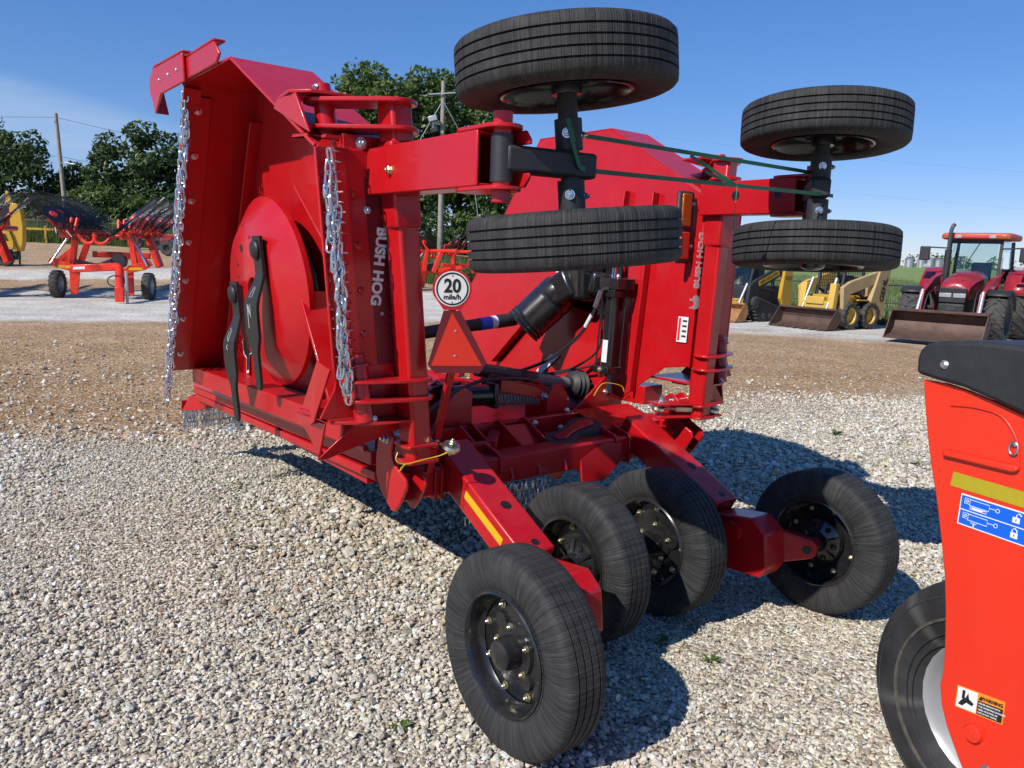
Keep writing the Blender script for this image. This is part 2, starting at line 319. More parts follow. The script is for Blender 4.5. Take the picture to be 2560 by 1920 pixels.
def yard_mat():
    m = bpy.data.materials.new('gravel'); m.use_nodes = True; n, l = nodes(m); b = n['Principled BSDF']; b.inputs['Roughness'].default_value = .9; b.inputs['Specular IOR Level'].default_value = .2
    t = n.new('ShaderNodeTexCoord'); vec = t.outputs['Object']
    # band coordinate across the lanes
    dp = n.new('ShaderNodeVectorMath'); dp.operation = 'DOT_PRODUCT'; l.new(vec, dp.inputs[0]); dp.inputs[1].default_value = (-.41, .91, 0)
    nz = n.new('ShaderNodeTexNoise'); nz.inputs['Scale'].default_value = .45; nz.inputs['Detail'].default_value = 9; nz.inputs['Roughness'].default_value = .68; l.new(vec, nz.inputs['Vector'])
    ma = n.new('ShaderNodeMath'); ma.operation = 'MULTIPLY_ADD'; l.new(nz.outputs[0], ma.inputs[0]); ma.inputs[1].default_value = 3.4; l.new(dp.outputs['Value'], ma.inputs[2])
    dv = n.new('ShaderNodeMath'); dv.operation = 'DIVIDE'; l.new(ma.outputs[0], dv.inputs[0]); dv.inputs[1].default_value = 60
    # 0 = loose pale stone, 1 = brown dirt lane
    br = n.new('ShaderNodeValToRGB'); e = br.color_ramp.elements
    pts = [(8.5, 0), (10.2, 1), (20.5, 1), (21.6, 0), (31.5, 0), (32.3, 1), (35.2, 1), (36, 0), (39.5, 0), (40.3, 1), (60, 1)]
    while len(e) < len(pts): e.new(.5)
    for k_, (p_, c_) in enumerate(pts): e[k_].position = p_/60; e[k_].color = (c_, c_, c_, 1)
    l.new(dv.outputs[0], br.inputs[0])
    # the parking row under the loaders is pale stone as well
    sx = n.new('ShaderNodeSeparateXYZ'); l.new(vec, sx.inputs[0])
    q = n.new('ShaderNodeVectorMath'); q.operation = 'DOT_PRODUCT'; l.new(vec, q.inputs[0]); q.inputs[1].default_value = (.42, .907, 0)
    qa = n.new('ShaderNodeMath'); qa.operation = 'MULTIPLY_ADD'; l.new(nz.outputs[0], qa.inputs[0]); qa.inputs[1].default_value = 5; l.new(q.outputs['Value'], qa.inputs[2])
    qm = n.new('ShaderNodeMapRange'); qm.inputs[1].default_value = 22.6; qm.inputs[2].default_value = 25.2; l.new(qa.outputs[0], qm.inputs[0])
    xm = n.new('ShaderNodeMapRange'); xm.inputs[1].default_value = 1; xm.inputs[2].default_value = 4; l.new(sx.outputs[0], xm.inputs[0])
    pm = n.new('ShaderNodeMath'); pm.operation = 'MULTIPLY'; l.new(qm.outputs[0], pm.inputs[0]); l.new(xm.outputs[0], pm.inputs[1])
    iv = n.new('ShaderNodeMath'); iv.operation = 'SUBTRACT'; iv.inputs[0].default_value = 1; l.new(pm.outputs[0], iv.inputs[1])
    bm_ = n.new('ShaderNodeMath'); bm_.operation = 'MULTIPLY'; l.new(br.outputs[0], bm_.inputs[0]); l.new(iv.outputs[0], bm_.inputs[1])
    v1, c1 = vcol(n, l, vec, 42, [(a_, tuple(x*1.04 for x in c_)) for a_, c_ in GREYR])
    v2, c2 = vcol(n, l, vec, 44, [(0, (0.232, 0.132, 0.061)), (0.5, (0.336, 0.198, 0.091)), (0.76, (0.418, 0.258, 0.128)), (0.9, (0.557, 0.396, 0.22)), (1, (0.812, 0.672, 0.476))])
    zf = n.new('ShaderNodeTexNoise'); zf.inputs['Scale'].default_value = 9; zf.inputs['Detail'].default_value = 8; l.new(vec, zf.inputs['Vector'])
    zr = n.new('ShaderNodeMapRange'); zr.inputs[1].default_value = .35; zr.inputs[2].default_value = .68; l.new(zf.outputs[0], zr.inputs[0])
    mixc = n.new('ShaderNodeMix'); mixc.data_type = 'RGBA'
    # patchy edge of the lanes
    pa = n.new('ShaderNodeMath'); pa.operation = 'MULTIPLY_ADD'; l.new(zr.outputs[0], pa.inputs[0]); pa.inputs[1].default_value = .9; pa.inputs[2].default_value = -.45
    pb = n.new('ShaderNodeMath'); pb.operation = 'ADD'; pb.use_clamp = True; l.new(bm_.outputs[0], pb.inputs[0])
    pc = n.new('ShaderNodeMath'); pc.operation = 'MULTIPLY'
    edg = n.new('ShaderNodeMapRange'); edg.inputs[1].default_value = 0; edg.inputs[2].default_value = .5; l.new(bm_.outputs[0], edg.inputs[0])
    l.new(pa.outputs[0], pc.inputs[0]); l.new(edg.outputs[0], pc.inputs[1]); l.new(pc.outputs[0], pb.inputs[1])
    # the rows further out are laid with whiter, finer stone
    fr = n.new('ShaderNodeMapRange'); fr.inputs[1].default_value = 15; fr.inputs[2].default_value = 20; l.new(dp.outputs['Value'], fr.inputs[0])
    fr2 = n.new('ShaderNodeMath'); fr2.operation = 'MAXIMUM'; l.new(fr.outputs[0], fr2.inputs[0]); l.new(pm.outputs[0], fr2.inputs[1])
    v3, c3 = vcol(n, l, vec, 30, [(0, (.34, .305, .25)), (.4, (.56, .515, .44)), (1, (.72, .68, .61))])
    wm = n.new('ShaderNodeMix'); wm.data_type = 'RGBA'; l.new(fr2.outputs[0], wm.inputs[0]); l.new(c1.outputs[0], wm.inputs[6]); l.new(c3.outputs[0], wm.inputs[7])
    l.new(pb.outputs[0], mixc.inputs[0]); l.new(wm.outputs[2], mixc.inputs[6]); l.new(c2.outputs[0], mixc.inputs[7])
    lf = n.new('ShaderNodeTexNoise'); lf.inputs['Scale'].default_value = .9; lf.inputs['Detail'].default_value = 5; l.new(vec, lf.inputs['Vector']); lr = n.new('ShaderNodeMapRange'); lr.inputs[1].default_value = .3; lr.inputs[2].default_value = .7; lr.inputs[3].default_value = .8; lr.inputs[4].default_value = 1.15; l.new(lf.outputs[0], lr.inputs[0])
    lm = n.new('ShaderNodeMix'); lm.data_type = 'RGBA'; lm.blend_type = 'MULTIPLY'; lm.inputs[0].default_value = 1; l.new(mixc.outputs[2], lm.inputs[6]); l.new(lr.outputs[0], lm.inputs[7]); l.new(lm.outputs[2], b.inputs['Base Color'])
    ds = n.new('ShaderNodeMath'); ds.operation = 'MULTIPLY'; l.new(v1.outputs['Distance'], ds.inputs[0]); ds.inputs[1].default_value = -1
    bp = n.new('ShaderNodeBump'); bp.inputs['Strength'].default_value = 1; bp.inputs['Distance'].default_value = .016; l.new(ds.outputs[0], bp.inputs['Height']); bs = n.new('ShaderNodeMapRange'); bs.inputs[1].default_value = 8; bs.inputs[2].default_value = 16; bs.inputs[3].default_value = 1; bs.inputs[4].default_value = .35; l.new(dp.outputs['Value'], bs.inputs[0]); l.new(bs.outputs[0], bp.inputs['Strength']); l.new(bp.outputs[0], b.inputs['Normal'])
    return m
GRAVEL = yard_mat()
def field_mat():
    m = bpy.data.materials.new('meadow'); m.use_nodes = True; n, l = nodes(m); b = n['Principled BSDF']; b.inputs['Roughness'].default_value = .95; b.inputs['Specular IOR Level'].default_value = .1
    t = n.new('ShaderNodeTexCoord'); mp_ = n.new('ShaderNodeMapping'); mp_.inputs['Scale'].default_value = (1, .35, 1); l.new(t.outputs['Object'], mp_.inputs[0])
    z = n.new('ShaderNodeTexNoise'); z.inputs['Scale'].default_value = 1.4; z.inputs['Detail'].default_value = 10; z.inputs['Roughness'].default_value = .75; l.new(mp_.outputs[0], z.inputs['Vector'])
    r = n.new('ShaderNodeValToRGB'); e = r.color_ramp.elements; e[0].position = .32; e[0].color = (.12, .18, .048, 1); e[1].position = .7; e[1].color = (.30, .36, .14, 1); l.new(z.outputs[0], r.inputs[0])
    l.new(r.outputs[0], b.inputs['Base Color'])
    bp = n.new('ShaderNodeBump'); bp.inputs['Strength'].default_value = 1; bp.inputs['Distance'].default_value = .12; l.new(z.outputs[0], bp.inputs['Height']); l.new(bp.outputs[0], b.inputs['Normal'])
    return m
FIELD = field_mat()
xs = [-200, -150, -110, -80, -60, -50]+[-42+2.5*i for i in range(0, 40)]+[62, 75, 90, 120, 160, 220, 300]
yt = [i/60 for i in range(61)]
g = MB(); g.sheet([[(x, -25+(edge(x)+.0+25)*t, hgt(x, -25+(edge(x)+25)*t)) for x in xs] for t in yt])
tag(part('gravel_yard', g, GRAVEL, None, smooth=True), kind='structure')
yf = [-1.2, .5, 2, 4, 7, 11, 16, 22, 30, 40, 52, 66, 85, 110, 150, 220, 320, 450, 620, 900, 1300, 2000]
g = MB(); g.sheet([[(x*(1+max(0, y_-60)/170), edge(x)+y_ if y_ < 60 else edge(x)*max(0, (400-y_)/340)+y_, 0) for x in xs] for y_ in yf])
g.v = [(x, y, hgt(x, y)-.03) for x, y, z in g.v]
tag(part('grass_field', g, FIELD, None, smooth=True), kind='structure')

# ---- instanced stuff through geometry nodes
def scatter(name, P, rot, sc, idx, kinds, mtl=None):
    me = bpy.data.meshes.new(name); me.vertices.add(len(P)); me.vertices.foreach_set('co', np.asarray(P, np.float32).ravel())
    for nm, ty, d in(('rot', 'FLOAT_VECTOR', rot), ('sc', 'FLOAT', sc), ('ix', 'INT', idx)):
        a = me.attributes.new(nm, ty, 'POINT'); a.data.foreach_set('vector' if ty == 'FLOAT_VECTOR' else 'value', np.asarray(d, np.int32 if ty == 'INT' else np.float32).ravel())
    o = bpy.data.objects.new(name, me); C.objects.link(o)
    col = bpy.data.collections.new(name+'_kinds')
    for k_ in kinds: col.objects.link(k_)
    ng = bpy.data.node_groups.new(name, 'GeometryNodeTree'); ng.interface.new_socket('Geometry', in_out='INPUT', socket_type='NodeSocketGeometry'); ng.interface.new_socket('Geometry', in_out='OUTPUT', socket_type='NodeSocketGeometry')
    n, l = ng.nodes, ng.links; gi = n.new('NodeGroupInput'); go = n.new('NodeGroupOutput'); ip = n.new('GeometryNodeInstanceOnPoints'); ci = n.new('GeometryNodeCollectionInfo')
    ci.inputs['Collection'].default_value = col; ci.inputs['Separate Children'].default_value = True; ci.inputs['Reset Children'].default_value = True
    def at(nm, ty):
        a = n.new('GeometryNodeInputNamedAttribute'); a.data_type = ty; a.inputs['Name'].default_value = nm; return a.outputs['Attribute']
    l.new(gi.outputs[0], ip.inputs['Points']); l.new(ci.outputs[0], ip.inputs['Instance']); ip.inputs['Pick Instance'].default_value = True
    l.new(at('ix', 'INT'), ip.inputs['Instance Index']); l.new(at('rot', 'FLOAT_VECTOR'), ip.inputs['Rotation']); l.new(at('sc', 'FLOAT'), ip.inputs['Scale'])
    l.new(ip.outputs[0], go.inputs[0]); md = o.modifiers.new('scatter', 'NODES'); md.node_group = ng
    return o
def stone_mat(name, ramp):
    m = bpy.data.materials.new(name); m.use_nodes = True; n, l = nodes(m); b = n['Principled BSDF']; b.inputs['Roughness'].default_value = .85; b.inputs['Specular IOR Level'].default_value = .25
    oi = n.new('ShaderNodeObjectInfo'); r = n.new('ShaderNodeValToRGB'); e = r.color_ramp.elements
    while len(e) < len(ramp): e.new(.5)
    for k_, (p_, c_) in enumerate(ramp): e[k_].position = p_; e[k_].color = (*c_, 1)
    l.new(oi.outputs['Random'], r.inputs[0])
    t = n.new('ShaderNodeTexCoord'); z = n.new('ShaderNodeTexNoise'); z.inputs['Scale'].default_value = 2.2; z.inputs['Detail'].default_value = 5; l.new(t.outputs['Object'], z.inputs['Vector'])
    mr = n.new('ShaderNodeMapRange'); mr.inputs[1].default_value = .3; mr.inputs[2].default_value = .7; mr.inputs[3].default_value = .72; mr.inputs[4].default_value = 1.2; l.new(z.outputs[0], mr.inputs[0])
    mu = n.new('ShaderNodeMix'); mu.data_type = 'RGBA'; mu.blend_type = 'MULTIPLY'; mu.inputs[0].default_value = 1; l.new(r.outputs[0], mu.inputs[6]); l.new(mr.outputs[0], mu.inputs[7]); l.new(mu.outputs[2], b.inputs['Base Color'])
    return m
STONE = stone_mat('loose_stone', [(0, (0.252, 0.221, 0.174)), (0.2, (0.454, 0.4, 0.315)), (0.45, (0.593, 0.528, 0.421)), (0.72, (0.693, 0.627, 0.508)), (0.78, (0.706, 0.571, 0.37)), (0.86, (0.504, 0.509, 0.451)), (0.95, (0.832, 0.782, 0.67)), (1, (0.88, 0.88, 0.855))])
STONEB = stone_mat('dirt_stone', [(0, (.21, .118, .055)), (.6, (.36, .215, .108)), (.88, (.48, .32, .18)), (.97, (.60, .48, .33)), (1, (.78, .69, .55))])
def rock(name, seed, m):
    bm = bmesh.new(); bmesh.ops.create_icosphere(bm, subdivisions=1, radius=1); rr = random.Random(seed)
    sx_, sy_, sz_ = 1, rr.uniform(.6, .95), rr.uniform(.42, .7)
    # chip with random planes for an angular, crushed look
    pl = [(V((rr.gauss(0, 1), rr.gauss(0, 1), rr.gauss(0, 1))).normalized(), rr.uniform(.5, .82)) for _ in range(7)]
    for v in bm.verts:
        for n_, d_ in pl:
            e_ = v.co.dot(n_)-d_
            if e_ > 0: v.co -= n_*e_
        v.co = V((v.co.x*sx_, v.co.y*sy_, v.co.z*sz_))*(1+rr.uniform(-.06, .06))*1.25
    me = bpy.data.meshes.new(name); bm.to_mesh(me); bm.free(); me.materials.append(m); return bpy.data.objects.new(name, me)
rng = np.random.default_rng(5)
def pts_in(y0, y1, dens, keep):
    wmax = .76*y1+1.3; nn = int(2*wmax*(y1-y0)*dens); X = rng.uniform(-wmax, wmax, nn); Y = rng.uniform(y0, y1, nn)
    k_ = (np.abs(X) < .76*Y+1.3) & keep(X, Y); return X[k_], Y[k_]
def bandc(X, Y): return -.41*X+.91*Y+.55*np.sin(X*1.3+Y*.7)*.5+rng.normal(0, .35, len(X))
STONET = stone_mat('tan_stone', [(0, (.30, .215, .135)), (.5, (.44, .34, .225)), (1, (.60, .49, .35))])
rocks = [rock('stone', i, STONE) for i in range(8)]+[rock('tan_stone', 60+i, STONET) for i in range(3)]; rocksb = [rock('dirt_stone', 20+i, STONEB) for i in range(6)]
PX, PY, SZ = [], [], []
for (y0, y1, dens, s0) in((.9, 2.2, 4800, .0071), (2.2, 4.2, 4700, .0074), (4.2, 6.5, 2900, .0090), (6.5, 11, 1150, .0120)):
    X, Y = pts_in(y0, y1, dens, lambda X, Y: bandc(X, Y) < 7.75); PX.append(X); PY.append(Y); SZ.append(s0*np.exp(rng.normal(0, .34, len(X))))
X, Y = pts_in(7, 14, 75, lambda X, Y: (bandc(X, Y) > 7.4) & (rng.random(len(X)) < ((14-Y)/7)**1.5)); PX.append(X); PY.append(Y); SZ.append(.016*np.exp(rng.normal(0, .35, len(X))))
X = np.concatenate(PX); Y = np.concatenate(PY); sz = np.clip(np.concatenate(SZ), .004, .034); nn = len(X)
wob = np.sin(1.7*X+.6*Y)+np.sin(.9*X-1.4*Y+2)+np.sin(3.1*X+2.3*Y+1)*.6+np.sin(.5*X+2.9*Y)*.7
sz = sz*(1+.16*wob)
Z = sz*rng.uniform(.0, 1.0, nn)+np.maximum(0, .0012*wob)
big = rng.random(nn) > .9965; sz[big] *= 1.5
rot = np.stack([rng.normal(0, .5, nn), rng.normal(0, .5, nn), rng.uniform(0, 6.28, nn)], 1)
ixk = np.where(rng.random(nn) < np.clip(.06+.10*(np.sin(.8*X+1.9*Y+.5)+np.sin(1.3*X-.7*Y)), .01, .4), rng.integers(8, 11, nn), rng.integers(0, 8, nn))
tag(scatter('loose_gravel', np.stack([X, Y, Z], 1), rot, sz, ixk, rocks), 'loose crushed grey stone covering the yard', None, None, 'stuff')
X, Y = pts_in(6.4, 17, 330, lambda X, Y: (bandc(X, Y) > 7.5) & (rng.random(len(X)) < np.clip((17-Y)/8, 0, 1))); nn = len(X); sz = .0098*np.exp(rng.normal(0, .33, nn))
rot = np.stack([rng.normal(0, .4, nn), rng.normal(0, .4, nn), rng.uniform(0, 6.28, nn)], 1)
tag(scatter('dirt_gravel', np.stack([X, Y, sz*rng.uniform(-.3, .4, nn)], 1), rot, sz, rng.integers(0, 6, nn), rocksb), 'brown gravel and dirt of the driving lane', None, None, 'stuff')

# ---- leaves
def leaf_mat(name, c0, c1, tr=.35):
    m = bpy.data.materials.new(name); m.use_nodes = True; n, l = nodes(m); n.remove(n['Principled BSDF']); out = n['Material Output']
    gm = n.new('ShaderNodeNewGeometry'); r = n.new('ShaderNodeValToRGB'); e = r.color_ramp.elements; e[0].color = (*c0, 1); e[1].color = (*c1, 1); l.new(gm.outputs['Random Per Island'], r.inputs[0])
    d = n.new('ShaderNodeBsdfDiffuse'); tl = n.new('ShaderNodeBsdfTranslucent'); ms = n.new('ShaderNodeMixShader'); ms.inputs[0].default_value = tr
    gl = n.new('ShaderNodeBsdfGlossy'); gl.inputs['Roughness'].default_value = .45; gl.inputs['Color'].default_value = (.5, .5, .5, 1); m2 = n.new('ShaderNodeMixShader'); m2.inputs[0].default_value = .05
    l.new(r.outputs[0], d.inputs[0]); l.new(r.outputs[0], tl.inputs[0]); l.new(d.outputs[0], ms.inputs[1]); l.new(tl.outputs[0], ms.inputs[2]); l.new(ms.outputs[0], m2.inputs[1]); l.new(gl.outputs[0], m2.inputs[2]); l.new(m2.outputs[0], out.inputs[0])
    return m
LEAF_D = leaf_mat('dark_leaves', (.036, .075, .018), (.105, .165, .045), .45); LEAF_M = leaf_mat('green_leaves', (.060, .115, .024), (.18, .25, .065), .45); LEAF_L = leaf_mat('bright_leaves', (.065, .125, .022), (.16, .235, .05))
BARK = mat('bark', (.10, .082, .065), .9, var=.3, vscale=4, bump=.5, bscale=14)
GRASSM = leaf_mat('grass_blades', (.13, .20, .055), (.30, .37, .14), .45)
GRASSD = leaf_mat('tall_grass', (.07, .125, .028), (.19, .26, .08), .45)
def leafcards(blobs, n, size, rr, inner=.35):
    """quads through the volume of ellipsoid blobs, thicker towards the skin"""
    vs, fs = [], []; wts = [b[1][0]*b[1][1]*b[1][2] for b in blobs]; tot = sum(wts)
    for (c_, rad), w in zip(blobs, wts):
        c_ = V(c_)
        for _ in range(max(8, int(n*w/tot))):
            d = V((rr.gauss(0, 1), rr.gauss(0, 1), rr.gauss(0, 1))).normalized(); f = inner+(1-inner)*rr.random()**.45
            p = c_+V((d.x*rad[0], d.y*rad[1], d.z*rad[2]))*f
            nn_ = noise.noise(p*.9)
            if nn_ < -.22: continue
            p += d*nn_*.25*rad[0]
            s = size*rr.uniform(.5, 1.25); a = (d*.6+V((rr.gauss(0, .7), rr.gauss(0, .7), rr.gauss(.5, .6)))).normalized(); e = a.cross(V((rr.gauss(0, 1), rr.gauss(0, 1), rr.gauss(0, 1)))).normalized(); g_ = a.cross(e)
            o = len(vs); vs += [p-e*s, p-g_*s*.55-a*s*.15, p+e*s, p+g_*s*.55-a*s*.15]; fs.append((o, o+1, o+2, o+3))
    return vs, fs
def tree(name, label, x, y, H, blobs, m, n, size, seed, trunk=.22, group='trees behind the yard'):
    rr = random.Random(seed); z0 = hgt(x, y)-.1; t = thing(name, label, 'bush' if name == 'bush' else 'tree', Matrix.Translation((x, y, z0)), group)
    # each lobe breaks into smaller uneven clumps
    sub = []
    for c_, rad in blobs:
        c_ = V(c_); sub.append((c_, tuple(r_*.72 for r_ in rad)))
        for _ in range(11):
            d = V((rr.gauss(0, 1), rr.gauss(0, 1), rr.gauss(.1, .9))).normalized(); f = rr.uniform(.55, .95); k_ = rr.uniform(.24, .46)
            sub.append((c_+V((d.x*rad[0], d.y*rad[1], d.z*rad[2]))*f, (rad[0]*k_, rad[1]*k_, rad[2]*k_*.85)))
    vs, fs = leafcards(sub, n, size, rr); me = bpy.data.meshes.new('crown'); me.from_pydata(vs, [], fs); me.materials.append(m); link('crown', me, None, t)
    b = MB(); b.tube([(0, 0, 0), (.05*H*.1, 0, H*.25), (-.1, .1, H*.5), (.1, 0, H*.8)], trunk, 8, r2=trunk*.25)
    part('trunk', b, BARK, t, smooth=True)
    for c_, rad in blobs[:6]:
        b = MB(); b.tube(smoothpath([(0, 0, H*rr.uniform(.18, .4)), (c_[0]*.5, c_[1]*.5, c_[2]*.75), (c_[0], c_[1], c_[2]+rad[2]*.4)], 4), trunk*.5, 6, r2=trunk*.1); part('limb', b, BARK, t, smooth=True)
    return t
tree('broadleaf_tree', 'dark round tree at the left edge behind the orange rakes', -38.2, 58, 8.4, [((-.5, 0, 5.6), (3.6, 3, 2.7)), ((1.6, 0, 3.6), (3.2, 3, 2.5)), ((-3.2, 0, 3.8), (3, 3, 2.6))], LEAF_D, 9000, .22, 1)
tree('broadleaf_tree', 'small loose tree just left of the leaning left utility pole', -34.0, 60, 6.2, [((.2, 0, 4.1), (1.5, 1.4, 1.6)), ((-.5, 0, 2.4), (2.0, 1.5, 1.8))], LEAF_D, 3500, .20, 2)
tree('broadleaf_tree', 'wide dark green tree right of the leaning left utility pole', -28.6, 60, 8.6, [((1.6, 0, 5.9), (2.8, 3, 2.5)), ((-1.7, 0, 4.6), (2.9, 3, 2.8)), ((.2, 0, 2.9), (4.3, 3, 2.4)), ((3.6, 0, 4.4), (2.4, 2.4, 3))], LEAF_D, 14000, .22, 3)
tree('broadleaf_tree', 'bright green bushy young tree before the wide dark tree', -29.6, 55.5, 4.2, [((0, 0, 2.3), (2.3, 1.6, 1.6)), ((1.9, 0, 1.7), (1.7, 1.4, 1.3))], LEAF_M, 4200, .17, 4)
tree('broadleaf_tree', 'dark tree showing behind the front chain of the left wing', -21.5, 62, 9.0, [((0, 0, 5.6), (3.2, 3, 3)), ((-.6, 0, 3), (3.6, 3, 2.6))], LEAF_D, 8000, .22, 5)
tree('broadleaf_tree', 'broad tall tree above the hinge of the left wing', -10.6, 62, 14.4, [((-.3, 0, 10.4), (4.8, 4, 3.2)), ((2.6, 0, 9.0), (3.0, 3, 3.0)), ((3.3, 0, 11.2), (2.5, 2.6, 2.4)), ((3.6, 0, 6.6), (2.8, 2.6, 2.8)), ((-3.2, 0, 8.6), (3.0, 3, 2.6)), ((-1.6, 0, 7), (4.3, 4, 3.6)), ((1.5, 0, 4.4), (4.4, 4, 3.4))], LEAF_M, 29000, .25, 6)
tree('broadleaf_tree', 'tallest tree, behind the pole with the flood light', -4.9, 64, 15.4, [((-.7, 0, 11.9), (3.1, 3, 2.9)), ((1.6, 0, 9.6), (3.9, 3.4, 3.2)), ((-1, 0, 6.8), (4.2, 4, 3.6)), ((2, 0, 4.2), (4, 4, 3.2))], LEAF_M, 19000, .25, 7)
tree('broadleaf_tree', 'lower dark tree under the left wing tyres', .2, 66, 9.8, [((-.4, 0, 6.6), (2.7, 3, 2.4)), ((0, 0, 3.6), (3.4, 3, 3))], LEAF_D, 8000, .23, 8)
tree('broadleaf_tree', 'small treetop peeping over the left wing hinge', -16.4, 63, 12.2, [((0, 0, 8.6), (2.3, 2.5, 2.5)), ((0, 0, 5), (3, 3, 3.2))], LEAF_M, 7000, .23, 9)
for i_, (x_, y_, h_, lab_) in enumerate(((-13.5, 57, 3.4, 'dense bush at the foot of the broad tall tree'), (-9.6, 56, 4.0, 'dark bush left of the flood light pole'), (-5.8, 57, 3.8, 'dark bush right of the flood light pole'), (-2.2, 58, 4.4, 'shaded bush low under the left wing tyres'), (-33.5, 56, 3.0, 'low dark bush left of the leaning pole'), (-24.5, 57, 4.0, 'low bush beside the front chain of the left wing'), (-37.5, 54.5, 2.8, 'low bush at the left edge behind the rakes'), (1.6, 60, 4.5, 'bush glimpsed below the left wing arm'))):
    tree('bush', lab_, x_, y_, h_, [((0, 0, h_*.5), (2.6, 2, h_*.5)), ((1.4, 0, h_*.38), (2, 1.6, h_*.4)), ((-1.5, 0, h_*.35), (2, 1.6, h_*.38))], LEAF_D if i_ % 3 else LEAF_M, 4200, .19, 40+i_, .08, 'bushes behind the yard')
rr = random.Random(11)
# far wood along the horizon
bl = []
for i in range(150):
    x = -500+i*12+rr.uniform(-4, 4); bl.append(((x, 820+rr.uniform(-30, 30), 5+rr.uniform(4, 9)), (rr.uniform(9, 15), 9, rr.uniform(7, 11))))
vs, fs = leafcards(bl, 26000, 2.3, rr, .5); me = bpy.data.meshes.new('far_wood'); me.from_pydata(vs, [], fs); me.materials.append(LEAF_M)
tag(link('far_wood', me, None), 'far wood along the horizon beyond the grain bins', None, None, 'stuff')
# ---- grass tufts
def tuft(name, seed, m, nb, h, sp):
    rr = random.Random(seed); b = MB()
    for _ in range(nb):
        a = rr.uniform(0, 6.28); x, y = rr.gauss(0, sp), rr.gauss(0, sp); hh = h*rr.uniform(.5, 1.15); le = rr.uniform(.1, .5)*hh; w = .006+h*.012
        dx, dy = cos(a)*le, sin(a)*le; px_, py_ = -sin(a)*w, cos(a)*w
        o = len(b.v); b.v += [(x-px_, y-py_, 0), (x+px_, y+py_, 0), (x+dx*.35+px_*.7, y+dy*.35+py_*.7, hh*.6), (x+dx*.35-px_*.7, y+dy*.35-py_*.7, hh*.6), (x+dx, y+dy, hh)]
        b.f += [(o, o+1, o+2, o+3), (o+3, o+2, o+4)]
    me = bpy.data.meshes.new(name); me.from_pydata(b.v, [], b.f); me.materials.append(m); return bpy.data.objects.new(name, me)
tk = [tuft('tuft', i, GRASSM, 34, .42, .16) for i in range(4)]; tk2 = [tuft('tall_tuft', 9+i, GRASSD, 30, .95, .2) for i in range(4)]
def tufts(name, label, n, x0, x1, d0, d1, kinds, s0, pw=1.6):
    P_, r_, s_, i_ = [], [], [], []
    for _ in range(n):
        x = rr.uniform(x0, x1); y = edge(x)+d0+(d1-d0)*rr.random()**pw
        x2 = x*(1+max(0, y-40)/60)
        P_.append((x2, y, hgt(x2, y)-.04)); r_.append((0, 0, rr.uniform(0, 6.28))); s_.append(s0*rr.uniform(.6, 1.35)*(1+max(0, y-40)*.008)); i_.append(rr.randrange(len(kinds)))
    tag(scatter(name, P_, r_, s_, i_, kinds), label, None, None, 'stuff')
tufts('field_grass', 'pale green meadow grass behind the pipe fence', 9500, 1.5, 24, .15, 55, tk, 1.15, 2.0)
tufts('rough_grass', 'tall rough grass along the far edge of the yard', 3600, -34, 4, .3, 12, tk2, .9, 1.3)
# ---- weeds growing through the gravel
WEED = leaf_mat('weed_leaves', (.06, .12, .02), (.14, .22, .04), .4)
def weed(label, x, y, n, s, seed):
    rr = random.Random(seed); b = MB()
    for i in range(n):
        a = rr.uniform(0, 6.28); L_ = s*rr.uniform(.6, 1.2); up = rr.uniform(.3, 1.0); w = L_*.16
        d = V((cos(a), sin(a), up)).normalized(); sd = V((-sin(a), cos(a), 0)); p = V((0, 0, .005))
        o = len(b.v); b.v += [p, p+d*L_*.45+sd*w, p+d*L_+V((0, 0, -.25*L_)), p+d*L_*.45-sd*w]; b.f.append((o, o+1, o+2, o+3))
    t = thing('weed', label, 'weed', Matrix.Translation((x, y, .008)), 'weeds in the gravel'); part('leaves', b, WEED, t)
weed('small leafy weed beside the foot of the nearest tyre', -.365, 2.62, 12, .05, 1)
weed('thin grassy weed behind the shadow of the nearest tyre', .93, 3.2, 9, .055, 2)
weed('low weed in the gravel right of the second tyre', .75, 3.36, 9, .05, 3)
weed('tiny sprout at the bottom right beside the grey rim', 1.36, 2.33, 5, .035, 4)
weed('flat green weed on the open gravel behind the far right tyre', 3.5, 8.1, 14, .09, 5)
weed('weed near the puddle behind the far right tyre', 3.75, 6.9, 12, .07, 6)
# ---- utility poles and wires
def pole(label, x, y, z1, r, lean=(0, 0)):
    z0 = hgt(x, y)-.2; t = thing('utility_pole', label, 'utility pole', Matrix.Translation((x, y, z0)), 'utility poles'); H = z1-z0
    b = MB(); b.tube([(0, 0, 0), (lean[0]*.5, 0, H*.5), (lean[0], lean[1], H)], r, 12, r2=r*.68); part('post', b, WOODP, t, smooth=True); return t, H
t, H = pole('weathered leaning utility pole between the left trees', -28.8, 50, 9.6, .15, (-.35, 0))
b = MB(); b.bar((-.36, -.12, H-.55), (-.36, .12, H-.55), .1, .1); part('insulator', b, GREYP, t)
b = MB(); b.tube(smoothpath([(-.25, -.05, H-3.2), (.1, -.3, H-3.0), (.6, -.4, H-3.05)], 4), .035, 6); part('lamp_arm', b, GALV, t)
b = MB(); b.bar((.55, -.4, H-3.08), (1.0, -.42, H-3.1), .2, .1); part('lamp_head', b, GALV, t, bevel=.03)
pb = Matrix.Translation(t.location)
wz = t.location.z
